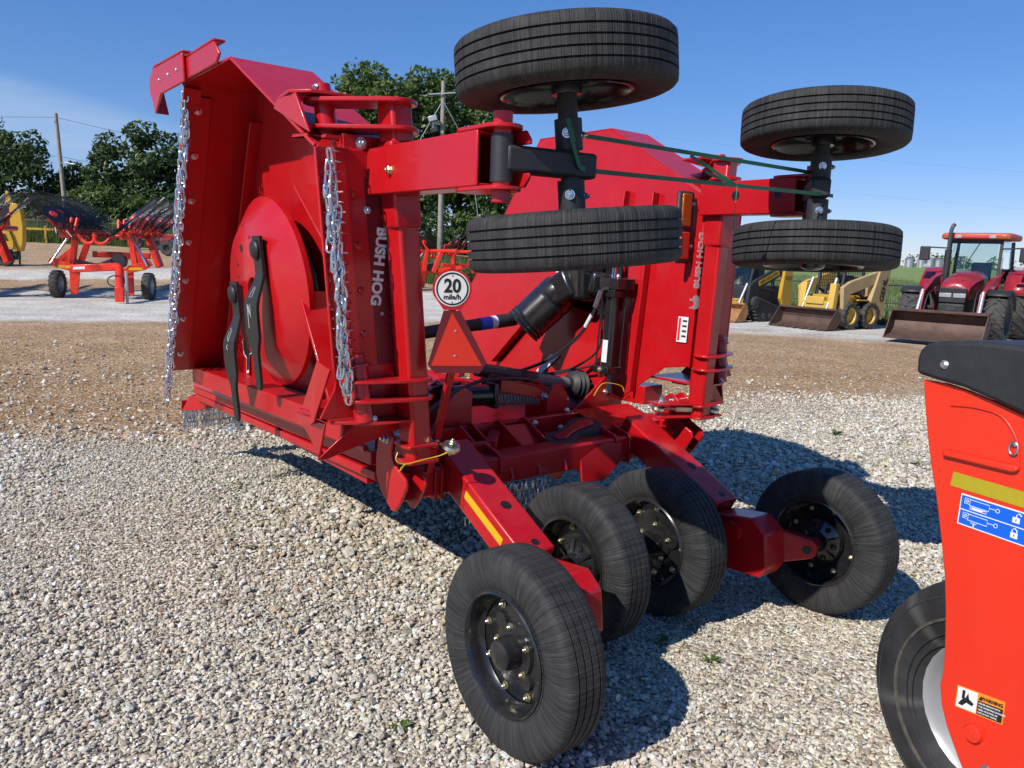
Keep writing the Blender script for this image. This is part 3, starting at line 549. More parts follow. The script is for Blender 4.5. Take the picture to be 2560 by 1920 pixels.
for (lab, a_, c_, sag) in(('upper power line left of the leaning pole', (-29.15, 50, wz+H-.25), (-90, 62, wz+H+3.2), .8), ('upper power line right of the leaning pole', (-29.15, 50, wz+H-.25), (-2, 78, wz+H-1.0), .9), ('lower power line left of the leaning pole', (-29.1, 50, wz+H-2.6), (-90, 62, wz+H+1.0), .8), ('lower power line right of the leaning pole', (-29.1, 50, wz+H-2.6), (-2, 78, wz+H-3.4), .9), ('faint long wire over the tractor', (4, 150, 27), (140, 110, 15), 2.0), ('second faint wire over the tractor', (4, 150, 21), (140, 110, 9.5), 2.0)):
    a_, c_ = V(a_), V(c_); pts = [a_.lerp(c_, i/16)-V((0, 0, sag*4*(i/16)*(1-i/16))) for i in range(17)]
    b = MB(); b.tube(pts, (.011 if a_.y < 100 else .006), 5); tag(part('power_line', b, WIRE, None), lab, 'power line', 'power lines')
t, H = pole('grey utility pole with flood light behind the left wing arm', -4.45, 45, 11.3, .17)
for sx_ in(-1, 1):
    b = MB(); b.tube([(0, -.12, H-1.05), (sx_*1.55, .3, H-3.6), (sx_*2.6, .6, .2)], .025, 5); part('guy_wire', b, GALV, t)
b = MB(); b.bar((-.1, -.1, H-2.3), (-.55, -.25, H-2.3), .08, .08); b.bar((-.5, -.25, H-2.2), (-.5, -.25, H-2.7), .1, .1); part('lamp_bracket', b, GALV, t)
b = MB(); b.bar((-.75, -.35, H-2.15), (-.28, -.35, H-2.0), .35, .3); part('flood_light', b, GALV, t, bevel=.03)
b = MB(); b.bar((-.62, -.35, H-2.75), (-.22, -.35, H-2.6), .3, .26); part('flood_light', b, BLKM, t, bevel=.03)
b = MB(); b.bar((-.78, -.2, H-.75), (.7, -.2, H-.62), .06, .06); part('cross_arm', b, GALV, t)
# ---- fences
def fence(label, pts, rails, post_m, rail_m, ph, pr_=.045, rr_=.03):
    x, y = pts[0]; t = thing('pipe_fence', label, 'fence', Matrix.Identity(4))
    for (x, y) in pts:
        b = MB(); b.tube([(x, y, hgt(x, y)-.1), (x, y, hgt(x, y)+ph)], pr_, 8); part('post', b, post_m, t, smooth=True)
    for (a_, c_) in zip(pts, pts[1:]):
        for zz in rails:
            b = MB(); b.tube([(a_[0], a_[1]-.05, hgt(*a_)+zz), (c_[0], c_[1]-.05, hgt(*c_)+zz)], rr_ if zz == max(rails) else rr_*.6, 6); part('rail', b, rail_m, t, smooth=True)
fence('black pipe fence behind the loaders and the tractor', [(x, edge(x)+.25) for x in(2.5, 5.2, 7.9, 10.4, 12.25, 15, 18, 21, 24)], (.25, .72, 1.32), WOODP, PIPE, 1.4, .07, .034)
fence('rusty pipe fence in the tall grass under the flood light pole', [(-11.5, 45.5), (-8.6, 40.6), (-6.2, 38.2), (-3.8, 36.2), (-1.4, 34.6)], (.45, .85, 1.35), RPIPE, RPIPE, 1.4, .05, .045)
fence('low rusty fence behind the left rakes', [(-40, 51.2), (-36, 50.6), (-32, 49.9), (-28, 49.0), (-24, 48.2), (-20, 47.4), (-16, 46.6), (-12.5, 46)], (.5, 1.2), RPIPE, RPIPE, 1.25, .05, .04)
# ---- grain bins
for i, (x, lab) in enumerate(((301.6, 'leftmost grain bin on the horizon, beside the right wing tyre'), (310.7, 'second grain bin from the left on the horizon'), (317.2, 'third grain bin from the left on the horizon'), (323.8, 'fourth grain bin, just left of the tractor exhaust'), (329.1, 'grain bin behind the tractor mirror and exhaust'))):
    y = 600; z0 = hgt(x, y); t = thing('grain_bin', lab, 'grain bin', Matrix.Translation((x, y, z0-.3)), 'grain bins on the horizon')
    b = MB(); b.lathe([(3.1, 0)]+[(3.1+.05*(k % 2), .3+k*.35) for k in range(18)]+[(3.1, 6.6)], ax=(0, 0, 1), n=28); part('wall', b, GALV, t)
    b = MB(); b.lathe([(3.3, 6.5), (.55, 8.7), (.5, 9.0), (0, 9.0)], ax=(0, 0, 1), n=28); part('roof', b, GALV, t)
t = thing('grain_conveyor', 'white overhead conveyor running over the grain bins', 'conveyor', Matrix.Identity(4))
zc = hgt(310, 597)+10.6
b = MB(); b.bar((292, 596, zc), (352, 596, zc-.4), .9, .5); part('truss', b, WHITE, t)
for x in(296, 306, 316, 328, 342):
    b = MB(); b.tube([(x, 596, hgt(x, 596)), (x, 596, zc)], .12, 6); part('leg', b, WHITE, t)
# ================================================================== ROTARY CUTTER (local frame: x right, y forward, z up)
RC = thing('rotary_cutter', 'large red folding rotary mower with both wings raised and eight black laminated tyres', 'mower', rz(radians(38.35), (.852, 3.207, 0)))
LEAN = {-1: .09, 1: .048}
def WP(s, n, v, z): return V((s*(.93+n+LEAN[s]*(z-.85)), v, z))
def WN(s): return V((s, 0, -LEAN[s])).normalized()
# ---- laminated wheels
def tyre_prof(R=.37, h=.0935, ri=.222):
    p = [(ri, h*.72), (ri+.012, h*.86), (.27, h*.97), (.30, h), (R-.030, h*.98), (R-.012, h*.90), (R-.002, h*.78)]
    for x in(.046, .0155, -.0155, -.046): p += [(R, x+.0035), (R-.013, x+.0028), (R-.013, x-.0028), (R, x-.0035)]
    p += [(R-.002, -h*.78), (R-.012, -h*.90), (R-.030, -h*.98), (.30, -h), (.27, -h*.97), (ri+.012, -h*.86), (ri, -h*.72)]
    return p
b = MB(); b.lathe(tyre_prof(), ax=(1, 0, 0), n=96)
# ragged inner lip of the cut rubber segments
for k in range(120):
    a = 2*pi*k/120; r0, r1 = .215+random.uniform(-.004, .004), .232; w = .9*pi/120
    for sx_ in(.078, -.078):
        o = len(b.v); b.v += [(sx_, r0*cos(a-w), r0*sin(a-w)), (sx_, r0*cos(a+w), r0*sin(a+w)), (sx_*1.04, r1*cos(a+w), r1*sin(a+w)), (sx_*1.04, r1*cos(a-w), r1*sin(a-w))]; b.f.append((o, o+1, o+2, o+3))
TYRE = b.mesh('tyre', True); TYRE.materials.append(RUB)
b = MB(); b.lathe([(.224, -.085), (.216, -.088), (.206, -.072), (.203, -.03), (.195, .000), (.188, .012), (.14, .016), (.075, .020), (0, .020)], ax=(1, 0, 0), n=48)
b.lathe([(.224, .085), (.217, .090), (.207, .074), (.204, .045), (.196, .026), (.188, .0165)], ax=(1, 0, 0), n=48)
b.lathe([(.224, .08), (.224, -.08)], ax=(1, 0, 0), n=48)
for k in range(4):
    a = k*pi/2+.4; b.lathe([(.034, .017), (.03, .03), (0, .031)], o=(0, .115*cos(a), .115*sin(a)), ax=(1, 0, 0), n=14)
RIM = b.mesh('rim', True); RIM.materials.append(BLK)
b = MB(); b.lathe([(.105, .018), (.098, .03), (.062, .034), (.058, .075), (.052, .092), (.03, .102), (0, .105)], ax=(1, 0, 0), n=28); CAP = b.mesh('hub_cap', True); CAP.materials.append(BLK)
b = MB(); b.lathe([(.118, .004), (.112, -.02), (.095, -.030), (.055, -.045), (.050, -.085), (0, -.088)], ax=(1, 0, 0), n=28)
for k in range(6):
    a = k*pi/3; b.bar((-.035, .058*cos(a), .058*sin(a)), (-.026, .112*cos(a), .112*sin(a)), .012, .026, (1, 0, 0)); b.lathe([(.016, -.02), (.014, -.040), (0, -.042)], o=(0, .085*cos(a+.5), .085*sin(a+.5)), ax=(1, 0, 0), n=8)
HUB = b.mesh('hub', True); HUB.materials.append(BLK)
def wheel(c, ax, spin, label, bolts=True):
    """ax points to the capped outer face"""
    m = frame(c, ax); m = m @ Matrix.Rotation(-pi/2, 4, 'Y') @ Matrix.Rotation(spin, 4, 'X')      # local x = outer face
    if (m.to_3x3() @ V((1, 0, 0))).dot(V(ax)) < 0: m = frame(c, ax) @ Matrix.Rotation(pi/2, 4, 'Y') @ Matrix.Rotation(spin, 4, 'X')
    w = link('wheel', RIM, None, RC, m); w['label'] = label
    link('tyre', TYRE, None, w); link('hub_cap', CAP, None, w); link('hub', HUB, None, w)
    if bolts:
        for k in range(8):
            a = 2*pi*k/8+.2
            bolt((.0165, .166*cos(a), .166*sin(a)), (1, 0, 0), .017, w, GOLD, 'wheel_nut'); bolt((.010, .166*cos(a), .166*sin(a)), (-1, 0, 0), .015, w, GOLD, 'wheel_nut')
        for k in range(5):
            a = 2*pi*k/5+.5; bolt((.03, .088*cos(a), .088*sin(a)), (1, 0, 0), .015, w, GOLD, 'wheel_nut')
    return w
wheel((-1.008, 0, .368), (-1, 0, 0), .3, 'nearest black laminated wheel with dished black rim')
wheel((-.269, .466, .368), (1, 0, 0), .9, 'second laminated wheel, behind the nearest one')
wheel((.269, .466, .368), (-1, 0, 0), 1.4, 'third laminated wheel, half in shade with domed hub cap')
wheel((1.008, 0, .368), (1, 0, 0), .1, 'far right laminated wheel held by a red spindle')
AXL = {-1: (V((-.653, -.059, 0)), V((-.091, .045, 1))), 1: (V((.622, -.055, 0)), V((.048, .045, 1)))}
for s, z1, z2, nm in((-1, 1.827, 2.389, 'left'), (1, 1.854, 2.406, 'right')):
    o, a = AXL[s]; wheel(o+a*z1, -a, .2, 'lower of the two flat-lying tyres on the raised %s wing' % nm); wheel(o+a*z2, a, .7, 'upper of the two flat-lying tyres on the raised %s wing' % nm)
# ---- wing decks
OUT = [(.90, 1.16), (.90, 2.15), (1.72, 2.60), (2.43, 2.60), (3.60, .90), (1.40, .90), (1.08, 1.13)]
DK = {-1: -.06, 1: 0.0}
def wing(s, side):
    nrm = WN(s); T = .009; k0 = DK[s]
    b = MB(); b.plate([WP(s, k0, v, z) for v, z in OUT], nrm*T); deck = part('wing_deck', b, RED, RC, bevel=.003, label='flat deck plate of the raised %s wing' % side)
    segs = [('rear_skirt', 0, 1), ('corner_skirt', 1, 2), ('end_skirt', 2, 3), ('front_skirt', 3, 4)]
    for nm, i, j in segs:
        (v0, z0), (v1, z1) = OUT[i], OUT[j]; e = V((0, v1-v0, z1-z0)).normalized(); o2 = V((0, -e.z, e.y))*T
        x_ = e*.004
        b = MB(); b.plate([WP(s, k0, v0, z0)-x_, WP(s, k0, v1, z1)+x_, WP(s, .33, v1, z1)+x_, WP(s, .33, v0, z0)-x_], o2); part(nm, b, RED, RC, bevel=.002)
        # rolled lip along the open edge
        b = MB(); b.bar(WP(s, .335, v0, z0)+o2*.5, WP(s, .335, v1, z1)+o2*.5, .014, .014, nrm); part('skirt_lip', b, RED, RC, bevel=.004)
    # hinge-side rail
    b = MB(); b.bar(WP(s, .09, 3.62, .86), WP(s, .09, 1.22, .935), .17, .115); part('hinge_rail', b, RED, RC, bevel=.006)
    if k0: b = MB(); b.plate([WP(s, k0, 1.24, .955), WP(s, .02, 1.24, .985), WP(s, .02, 3.58, .905), WP(s, k0, 3.58, .905)], (0, 0, .006)); part('hinge_shelf', b, RED, RC, bevel=.002)
    return deck
wing(-1, 'left'); wing(1, 'right')
s = -1
# inner ribs of the left wing
b = MB(); b.bar(WP(-1, -.02, 3.42, .95), WP(-1, -.02, 2.42, 2.45), .02, .075, (1, 0, 0)); part('deck_rib', b, RED, RC, bevel=.003)
b = MB(); b.plate([WP(-1, -.048, 1.0, 1.16), WP(-1, -.048, 1.34, 1.13), WP(-1, -.048, 1.40, 2.02), WP(-1, -.048, 1.0, 2.10)], WN(-1)*.14); part('deck_stiffener', b, RED, RC, bevel=.004)
b = MB(); b.bar(WP(-1, -.01, 1.46, 1.0), WP(-1, -.01, 1.52, 1.92), .012, .12, (1, 0, 0)); part('deck_rib', b, RED, RC, bevel=.003)
b = MB(); b.bar(WP(-1, -.01, 1.36, 1.62), WP(-1, -.01, 1.85, 2.08), .012, .10, (1, 0, 0)); part('deck_rib', b, RED, RC, bevel=.003)
b = MB(); b.bar(WP(-1, .10, 1.30, .99), WP(-1, .04, 1.72, 1.55), .02, .16, (1, 0, 0)); part('deck_brace', b, RED, RC, bevel=.004)
# front skirt wear strip with bolts
def fe(t, n, d): # point along the front edge, d forward of the skirt
    v0, z0 = 3.60, .90; v1, z1 = 2.43, 2.60; v = v0+(v1-v0)*t; z = z0+(z1-z0)*t; return WP(-1, n, v, z)+V((0, .82, .565))*d
b = MB(); b.plate([fe(.02, .20, -.006), fe(.97, .20, -.006), fe(.97, .325, -.006), fe(.02, .325, -.006)], V((0, -.82, -.565))*.007); part('wear_strip', b, RED, RC, bevel=.002)
for t in(.08, .23, .38, .52, .66, .80, .93): bolt(fe(t, .268, -.014), (0, -.82, -.565), .021, RC, ZINC)
# skid shoe along the outer edge
b = MB(); b.plate([WP(-1, .345, 2.40, 2.60), WP(-1, .345, 1.86, 2.60), WP(-1, .345, 1.80, 2.635), WP(-1, .345, 1.86, 2.70), WP(-1, .345, 2.40, 2.70)], WN(-1)*.014); b.plate([WP(-1, .30, 1.86, 2.70), WP(-1, .359, 1.86, 2.70), WP(-1, .359, 2.40, 2.70), WP(-1, .30, 2.40, 2.70)], (0, 0, .012)); part('skid_shoe', b, RED, RC, bevel=.006, label='rear length of the skid shoe on top of the left wing')
b = MB(); b.plate([WP(-1, .362, v, z) for v, z in((2.32, 2.585), (2.30, 2.72), (2.86, 2.735), (2.97, 2.70), (3.0, 2.62), (2.93, 2.50), (2.78, 2.585))], WN(-1)*.014)
b.plate([WP(-1, .30, 2.30, 2.722), WP(-1, .376, 2.30, 2.722), WP(-1, .376, 2.86, 2.737), WP(-1, .30, 2.86, 2.737)], (0, 0, .012)); b.plate([WP(-1, .30, 2.86, 2.737), WP(-1, .376, 2.86, 2.737), WP(-1, .376, 2.99, 2.65), WP(-1, .30, 2.99, 2.65)], (0, .01, .008)); b.plate([WP(-1, .30, 2.99, 2.65), WP(-1, .376, 2.99, 2.65), WP(-1, .376, 2.93, 2.50), WP(-1, .30, 2.93, 2.50)], (0, .012, 0))
part('skid_shoe', b, RED, RC, bevel=.006, label='front length of the skid shoe with a hooked nose')
for v in(2.42, 2.58, 2.76): bolt(WP(-1, .376, v, 2.655), WN(-1), .012, RC, ZINC, stub=False)
b = MB(); b.plate([fe(.99, .26, -.02), fe(.93, .26, -.02), fe(.93, .35, -.02), fe(.99, .35, -.02)], (0, -.008, 0)); part('shoe_bracket', b, RED, RC)
# blade pan and blades
pc = WP(-1, 0, 2.15, 1.53); pa = WN(-1)
b = MB(); b.lathe([(.505, .065), (.510, .07), (.510, .098), (.365, .192), (.09, .192), (.085, .180), (.085, .14), (0, .14)], o=pc, ax=pa, n=64); b.lathe([(.505, .065), (.35, .165), (.1, .17)], o=pc, ax=pa, n=64); pan = part('blade_pan', b, RED, RC, smooth=True)
b = MB(); b.lathe([(.30, -.05), (.28, .0), (.16, .07), (.12, .14)], o=pc, ax=pa, n=32); part('spindle_housing', b, BLK, RC, smooth=True)
b = MB(); b.lathe([(0, .205), (.028, .205), (.03, .18), (.05, .175), (.05, .13)], o=pc, ax=pa, n=10); part('spindle_nut', b, BLK, RC)
for (v, z, r_) in((2.19, 1.80, .022), (2.27, 1.71, .012), (2.28, 1.64, .008), (2.05, 1.86, .009), (2.14, 1.92, .007)):
    b = MB(); b.lathe([(0, .1935), (r_, .1935), (r_, .192)], o=WP(-1, 0, v+.08, z-.03), ax=pa, n=14); part('bolt_hole_disc', b, BLACKV, pan)  # dark inside of each pan hole put on as a flat black disc
def blade(v, z, L_, lab, scr):
    e = V((0, 1, 0)); up = V((-.09*-1, 0, 1)).normalized(); up = V((.0, .0, 1)); n_ = WN(-1); up = n_.cross(e); up = up if up.z > 0 else -up
    def Pt(x, y, o): return WP(-1, .212, v, z)+e*x+up*y+n_*o
    prof = [(.07, .035, .0), (-.12, .035, .0), (-.155, .036, .01), (-.26, .055, .055), (-.30, .058, .06), (-.44, .058, .06), (-.49, .040, .058), (-.53, .026, .055), (-.70*L_, .024, .055), (-.73*L_, .012, .055)]
    b = MB(); T = .015; sh = .03
    for (y0, w0, o0), (y1, w1, o1) in zip(prof, prof[1:]):
        w0 *= 1.75; w1 *= 1.75; x0, x1 = sh*max(0, min(1, (-y0-.15)/.2)), sh*max(0, min(1, (-y1-.15)/.2))
        c_ = [Pt(x0-w0, y0, o0), Pt(x0+w0*.8, y0, o0), Pt(x1+w1*.8, y1, o1), Pt(x1-w1, y1, o1)]
        b.plate(c_, n_*T)
    o = part('blade', b, STEEL, RC, label=lab)
    b = MB(); b.lathe([(.05, .016), (.05, .026), (.042, .036), (.018, .042), (0, .043)], o=Pt(0, 0, 0), ax=n_, n=20); part('blade_bolt', b, STEEL, o, smooth=True)
    for st in scr:
        b = MB(); b.tube([Pt(x+.0, y, .0178+(.06 if y < -.26 else (.055*(-y-.155)/.105+.004 if y < -.155 else 0))) for x, y in st], .0013, 4, caps=False); part('paint_mark', b, WHITE, o)
blade(1.95, 1.75, 1.0, 'upper black cutting blade hanging from the pan', [[(.005, -.15), (.035, -.24), (-.005, -.235), (.005, -.15)], [(.0, -.27), (.005, -.34), (.02, -.28), (.022, -.33), (.04, -.275), (.045, -.40)]])
blade(2.375, 1.50, 1.0, 'lower black cutting blade hanging from the pan', [[(.01, -.20), (.0, -.26), (.03, -.24), (.035, -.21)], [(.03, -.19), (.035, -.30), (.02, -.31)]])
# round sticker with the animal mark and web address (flat print)
def blob(pts, o, e, u_, n_, off=.0): return [V(o)+V(e)*x+V(u_)*y+V(n_)*off for x, y in pts]
so_ = WP(-1, -.048, 3.02, 1.12); dn = WN(-1); du = V((0, 0, 1)); de = V((0, -1, 0))
BULL = [(-.12, .02), (-.10, .08), (-.04, .12), (.03, .14), (.09, .13), (.14, .08), (.15, .0), (.145, -.06), (.13, -.16), (.10, -.17), (.105, -.10), (.06, -.03), (.0, -.05), (-.02, -.16), (-.06, -.17), (-.055, -.08), (-.10, -.06)]
b = MB(); b.plate(blob([(x*1.12+.0, y*1.12+.0) for x, y in BULL], so_, de, du, dn), dn*.0006); part('sticker', b, WHITE, RC, label='white edge of the black animal sticker behind the blade')
b = MB(); b.plate(blob(BULL, so_, de, du, dn, .001), dn*.0006); part('sticker_print', b, BLACKV, RC)
text('bushhog.com', .042, basis(so_+dn*.0022+du*.05, (0, -1, 0), tuple(dn.cross(V((0, -1, 0)))), tuple(dn)), WHITE, RC, sx=.9)
# ---- rear of the left wing: chain rod, lettering, rivets
TX = {-1: basis((0, 0, 0), (0, 0, -1), (1, 0, 0), (0, -1, 0)), 1: basis((0, 0, 0), (0, 0, 1), (-1, 0, 0), (0, -1, 0))}
rv = .90
b = MB(); b.plate([WP(-1, .14, rv-.0095, 1.28), WP(-1, .045, rv-.0095, 1.28), WP(-1, .045, rv-.0095, 2.05), WP(-1, .14, rv-.0095, 2.05)], (0, -.001, 0)); part('decal_stripe', b, SMVR, RC)
m_ = TX[-1].copy(); m_.translation = WP(-1, .105, rv-.012, 1.70); text('BUSH HOG', .064, m_ @ Matrix.Rotation(-.09, 4, 'Z'), WHITE, RC, bold=.0028, sx=1.0, name='brand_lettering')
m_ = TX[-1].copy(); m_.translation = WP(-1, .105, rv-.012, 1.505); text('®', .02, m_, WHITE, RC, name='brand_lettering')
m_ = TX[1].copy(); m_.translation = WP(1, -.012, rv-.012, 1.78); text('BUSH HOG', .064, m_ @ Matrix.Rotation(-.048, 4, 'Z'), WHITE, RC, bold=.0028, sx=1.0, name='brand_lettering')
o_ = WP(1, -.012, rv-.0115, 1.545); b = MB(); b.plate([o_+V((x*.30, 0, y*.30)) for y, x in [(-a_, c_) for a_, c_ in BULL]], (0, -.0008, 0)); part('animal_emblem', b, WHITE, RC)
for z in(1.98, 1.78, 1.60, 1.42): 
    p = WP(-1, .19, rv-.0095, z); b = MB(); b.lathe([(.017, 0), (.014, .006), (0, .009)], o=p, ax=(0, -1, 0), n=12); part('rivet', b, RED, RC, smooth=True)
b = MB(); b.tube([WP(-1, .27, rv-.028, 2.18), WP(-1, .27, rv-.028, 1.24)], .011, 8); part('chain_rod', b, RED, RC, smooth=True)
b = MB(); b.plate([WP(-1, .24, rv-.0095, 2.185), WP(-1, .31, rv-.0095, 2.185), WP(-1, .31, rv-.05, 2.185), WP(-1, .24, rv-.05, 2.185)], (0, 0, .01)); part('rod_bracket', b, RED, RC)
b = MB(); b.plate([WP(-1, .24, rv-.0095, 1.235), WP(-1, .31, rv-.0095, 1.235), WP(-1, .31, rv-.05, 1.235), WP(-1, .24, rv-.05, 1.235)], (0, 0, .01)); part('rod_bracket', b, RED, RC)
# chain links
def link_pts(L_, w, n=7):
    r = w/2; h = L_/2-r; return [(r*cos(t), 0, h+r*sin(t)) for t in [pi*i/n for i in range(n+1)]]+[(r*cos(t), 0, -h+r*sin(t)) for t in [pi+pi*i/n for i in range(n+1)]]
def link_mb(b, mtx, L_=.060, w=.030, r=.0046, n=6, seg=6):
    pts = [mtx @ V(p) for p in link_pts(L_, w, seg)]; m = len(pts); vs = []
    nn_ = (mtx.to_3x3() @ V((0, 1, 0))).normalized()
    for i, p in enumerate(pts):
        d = (pts[(i+1) % m]-pts[i-1]).normalized(); a = d.cross(nn_)
        for k in range(n): t = 2*pi*k/n; vs.append(p+(a*cos(t)+nn_*sin(t))*r)
    fs = [(i*n+k, i*n+(k+1) % n, ((i+1) % m)*n+(k+1) % n, ((i+1) % m)*n+k) for i in range(m) for k in range(n)]
    b.add(vs, fs)
b = MB(); link_mb(b, Matrix.Identity(4), seg=7); LINK = b.mesh('chain_link', True); LINK.materials.append(ZINC)
rr = random.Random(3)
for i in range(23):
    z = 2.135-i*.0385; base = WP(-1, .27, rv-.028, z); yaw = rr.uniform(-.25, .25)-.5
    M1 = Matrix.Translation(base+V((-.012, -.018, .002))) @ Matrix.Rotation(yaw+.9, 4, 'Z') @ Matrix.Rotation(pi/2+rr.uniform(-.12, .2), 4, 'Y') @ Matrix.Rotation(pi/2, 4, 'Z'); first = link('chain', LINK, None, RC, M1)
    inv = M1.inverted(); p = base+V((-.034-rr.uniform(0, .012), -.036-rr.uniform(0, .012), -.022)); tw = rr.uniform(0, 3.1)
    for k in range(4 if i < 21 else 3):
        tilt = rr.uniform(-.18, .18); M_ = Matrix.Translation(p) @ Matrix.Rotation(tilt, 4, 'Y') @ Matrix.Rotation(tw+k*pi/2+rr.uniform(-.3, .3), 4, 'Z')
        link('chain_link', LINK, None, first, inv @ M_); p = p+V((-sin(tilt)*.046+rr.uniform(-.004, .004), rr.uniform(-.004, .004), -.0465))
def chainmesh(seed, n, L_=.060, w=.030, r=.0045, pitch=.0465, jit=.2):
    rr = random.Random(seed); b = MB(); p = V((0, 0, 0)); tw = rr.uniform(0, 3.1)
    for k in range(n):
        t = rr.uniform(-jit, jit); link_mb(b, Matrix.Translation(p) @ Matrix.Rotation(t, 4, 'Y') @ Matrix.Rotation(tw+k*pi/2+rr.uniform(-.25, .25), 4, 'Z'), L_, w, r, 5, 5); p = p+V((rr.uniform(-.006, .006), rr.uniform(-.006, .006), -pitch))
    me = b.mesh('chain', True); me.materials.append(ZINC); return me
CH5 = [chainmesh(i, 6) for i in range(5)]
for i in range(42):
    p = fe(.995-.93*i/41*1.06, .335, .02); link('chain', CH5[i % 5], None, RC, Matrix.Translation(p+V((0, .0, -.02))) @ Matrix.Rotation(rr.uniform(0, 6.28), 4, 'Z'))
b = MB(); b.tube([fe(.99, .335, .02), fe(.01, .335, .02)], .008, 6); part('chain_rod', b, RED, RC)
# ---- hinge posts, plates, wheel arms on both wings
def post(s, side):
    u = lambda z, c_=.945 if s < 0 else .985: s*(c_+LEAN[s]*(z-.86))
    b = MB(); b.bar((u(.87), .83, .87), (u(2.35), .83, 2.35), .104, .104, (-.14, 1, 0)); part('hinge_post', b, RED, RC, bevel=.014, label='square red post standing at the rear of the %s wing' % side)
    PV = lambda z: V((s*(1.20+.07*(z-1.2)), .87+.15*(z-1.2), z))
    for z, t_ in((2.335, .018), (2.232, .018), (1.225, .016), (1.145, .016)):
        pu, pv, _ = PV(z)
        b = MB(); b.plate([(x, y, z) for x, y in capsule((u(z), .815), (pu, pv), .085 if z > 2 else .08, 7)], (0, 0, t_)); part('pivot_plate', b, RED, RC, bevel=.004)
    for z0, z1 in((2.10, 2.375), (1.06, 1.30)):
        b = MB(); p0, p1 = PV(z0), PV(z1); b.tube([p0, p1], .042, 20); pin = part('pivot_pin', b, RED, RC, smooth=True)
        d = (p1-p0).normalized()
        b = MB(); b.lathe([(.055, 0), (.055, .01), (.036, .014), (.034, .05), (.0, .05)], o=p1-d*.012, ax=d, n=20); part('pin_cap', b, RED, pin, smooth=True)
        bolt(p1+V((s*.034, -.01, .024)), (s, -.2, 0), .014, RC)
        if z0 < 2: bolt(p0+V((s*-.03, -.03, .015)), (0, -1, 0), .014, RC)
    # brackets that carry the pins
    for z in(2.362, 2.195):
        q = [WP(s, .02, 1.12, z), WP(s, .335, 1.22 if z > 2.3 else .96, z), WP(s, .36, 1.05, z), WP(s, .30, .97, z), WP(s, .18, .95, z), WP(s, .02, .98, z)]
        b = MB(); b.plate(q, (0, 0, .013)); part('pin_bracket', b, RED, RC, bevel=.003)
    b = MB(); b.plate([WP(s, .335, .92, 2.205), WP(s, .335, 1.25, 2.33), WP(s, .335, 1.2, 2.362), WP(s, .335, 1.02, 2.362)], WN(s)*.012); part('pin_bracket', b, RED, RC, bevel=.003)
    b = MB(); b.plate([WP(s, .03, rv-.012, 1.30), WP(s, .33, rv-.012, 1.28), WP(s, .345, rv-.012, 1.20), WP(s, .42, rv-.012, 1.08), WP(s, .03, rv-.012, 1.06)], (0, .012, 0)); part('lower_bracket', b, RED, RC, bevel=.003)
    b = MB(); b.plate([WP(s, .02,   .78, 1.05), WP(s, .22, .80, 1.05), WP(s, .37, .90, 1.05), WP(s, .38, 1.22, 1.05), WP(s, .02, 1.22, 1.05)], (0, 0, .014)); part('lower_bracket', b, RED, RC, bevel=.003)
    b = MB(); b.plate([WP(s, .26, rv-.008, 1.045), WP(s, .43, rv+.03, .90), WP(s, .39, rv+.03, .895), WP(s, .05, rv-.008, 1.0), WP(s, .03, rv-.008, 1.045)], (0, .012, 0)); part('lower_bracket', b, RED, RC, bevel=.003)
    b = MB(); b.plate([WP(s, .345, .90, 1.28), WP(s, .345, 1.02, 1.30), WP(s, .345, 1.30, .98), WP(s, .345, 1.18, .98), WP(s, .42, .93, 1.065)], WN(s)*.012); part('lower_bracket', b, RED, RC, bevel=.003)
    b = MB(); b.plate([WP(s, .40, 1.22, 1.05), WP(s, .385, .93, 1.05), WP(s, .43, .93, .895), WP(s, .37, 1.02, .90)], WN(s)*-.012); part('lower_bracket', b, RED, RC, bevel=.003)
    # sleeve and flanges of the wheel arm
    b = MB(); b.bar((u(1.86), .83, 1.86), (u(2.20), .83, 2.20), .122, .122, (0, 1, 0)); part('arm_sleeve', b, RED, RC, bevel=.012)
    for dv in(0, .026):
        q = [(1.24, 2.215), (1.07, 2.215), (1.07, 2.12), (1.07, 1.90), (1.24, 1.90), (1.24, 1.99), (1.215, 2.01), (1.215, 2.09), (1.24, 2.12)]
        b = MB(); b.plate([(s*(x+LEAN[s]*(z-2.06)+(.01 if s < 0 else -.05)), .905+dv, z) for x, z in q], (0, .012, 0)); part('flange_plate', b, RED, RC, bevel=.002)
    for z in(2.185, 1.925): bolt((s*(1.165+LEAN[s]*(z-2.06)+(.01 if s < 0 else -.05)), .903, z), (0, -1, 0), .026, RC); bolt((u(z)-s*.0+ .068, .83, z), (1, -.25, 0), .022, RC)
    # box-section wheel arm, open at its rear end
    ac = 1.10 if s < 0 else 1.005; ve = .13 if s < 0 else .30; za, zb = (1.985, 2.165) if s < 0 else (2.035, 2.215); h = .065
    arm = None
    for (lo, hi) in(((-h, ve, za), (-h+.012, .903, zb)), ((h-.012, ve, za), (h, .903, zb)), ((-h+.0125, ve, zb-.012), (h-.0125, .903, zb)), ((-h+.0125, ve, za), (h-.0125, .903, za+.012)), ((-h+.0125, .86, za+.0125), (h-.0125, .90, zb-.0125))):
        b = MB(); b.box((s*ac+lo[0], lo[1], lo[2]), (s*ac+hi[0], hi[1], hi[2])); o = part('arm_wall' if arm else 'wheel_arm', b, RED, RC if arm is None else arm, bevel=.005)
        if arm is None: arm = o
    pv = ve-.05
    for z in(zb, za-.014):
        b = MB(); b.plate([(x, y, z) for x, y in capsule((s*ac, ve+.10), (s*ac, pv), .066, 8)], (0, 0, .014)); part('arm_lug', b, RED, RC, bevel=.003)
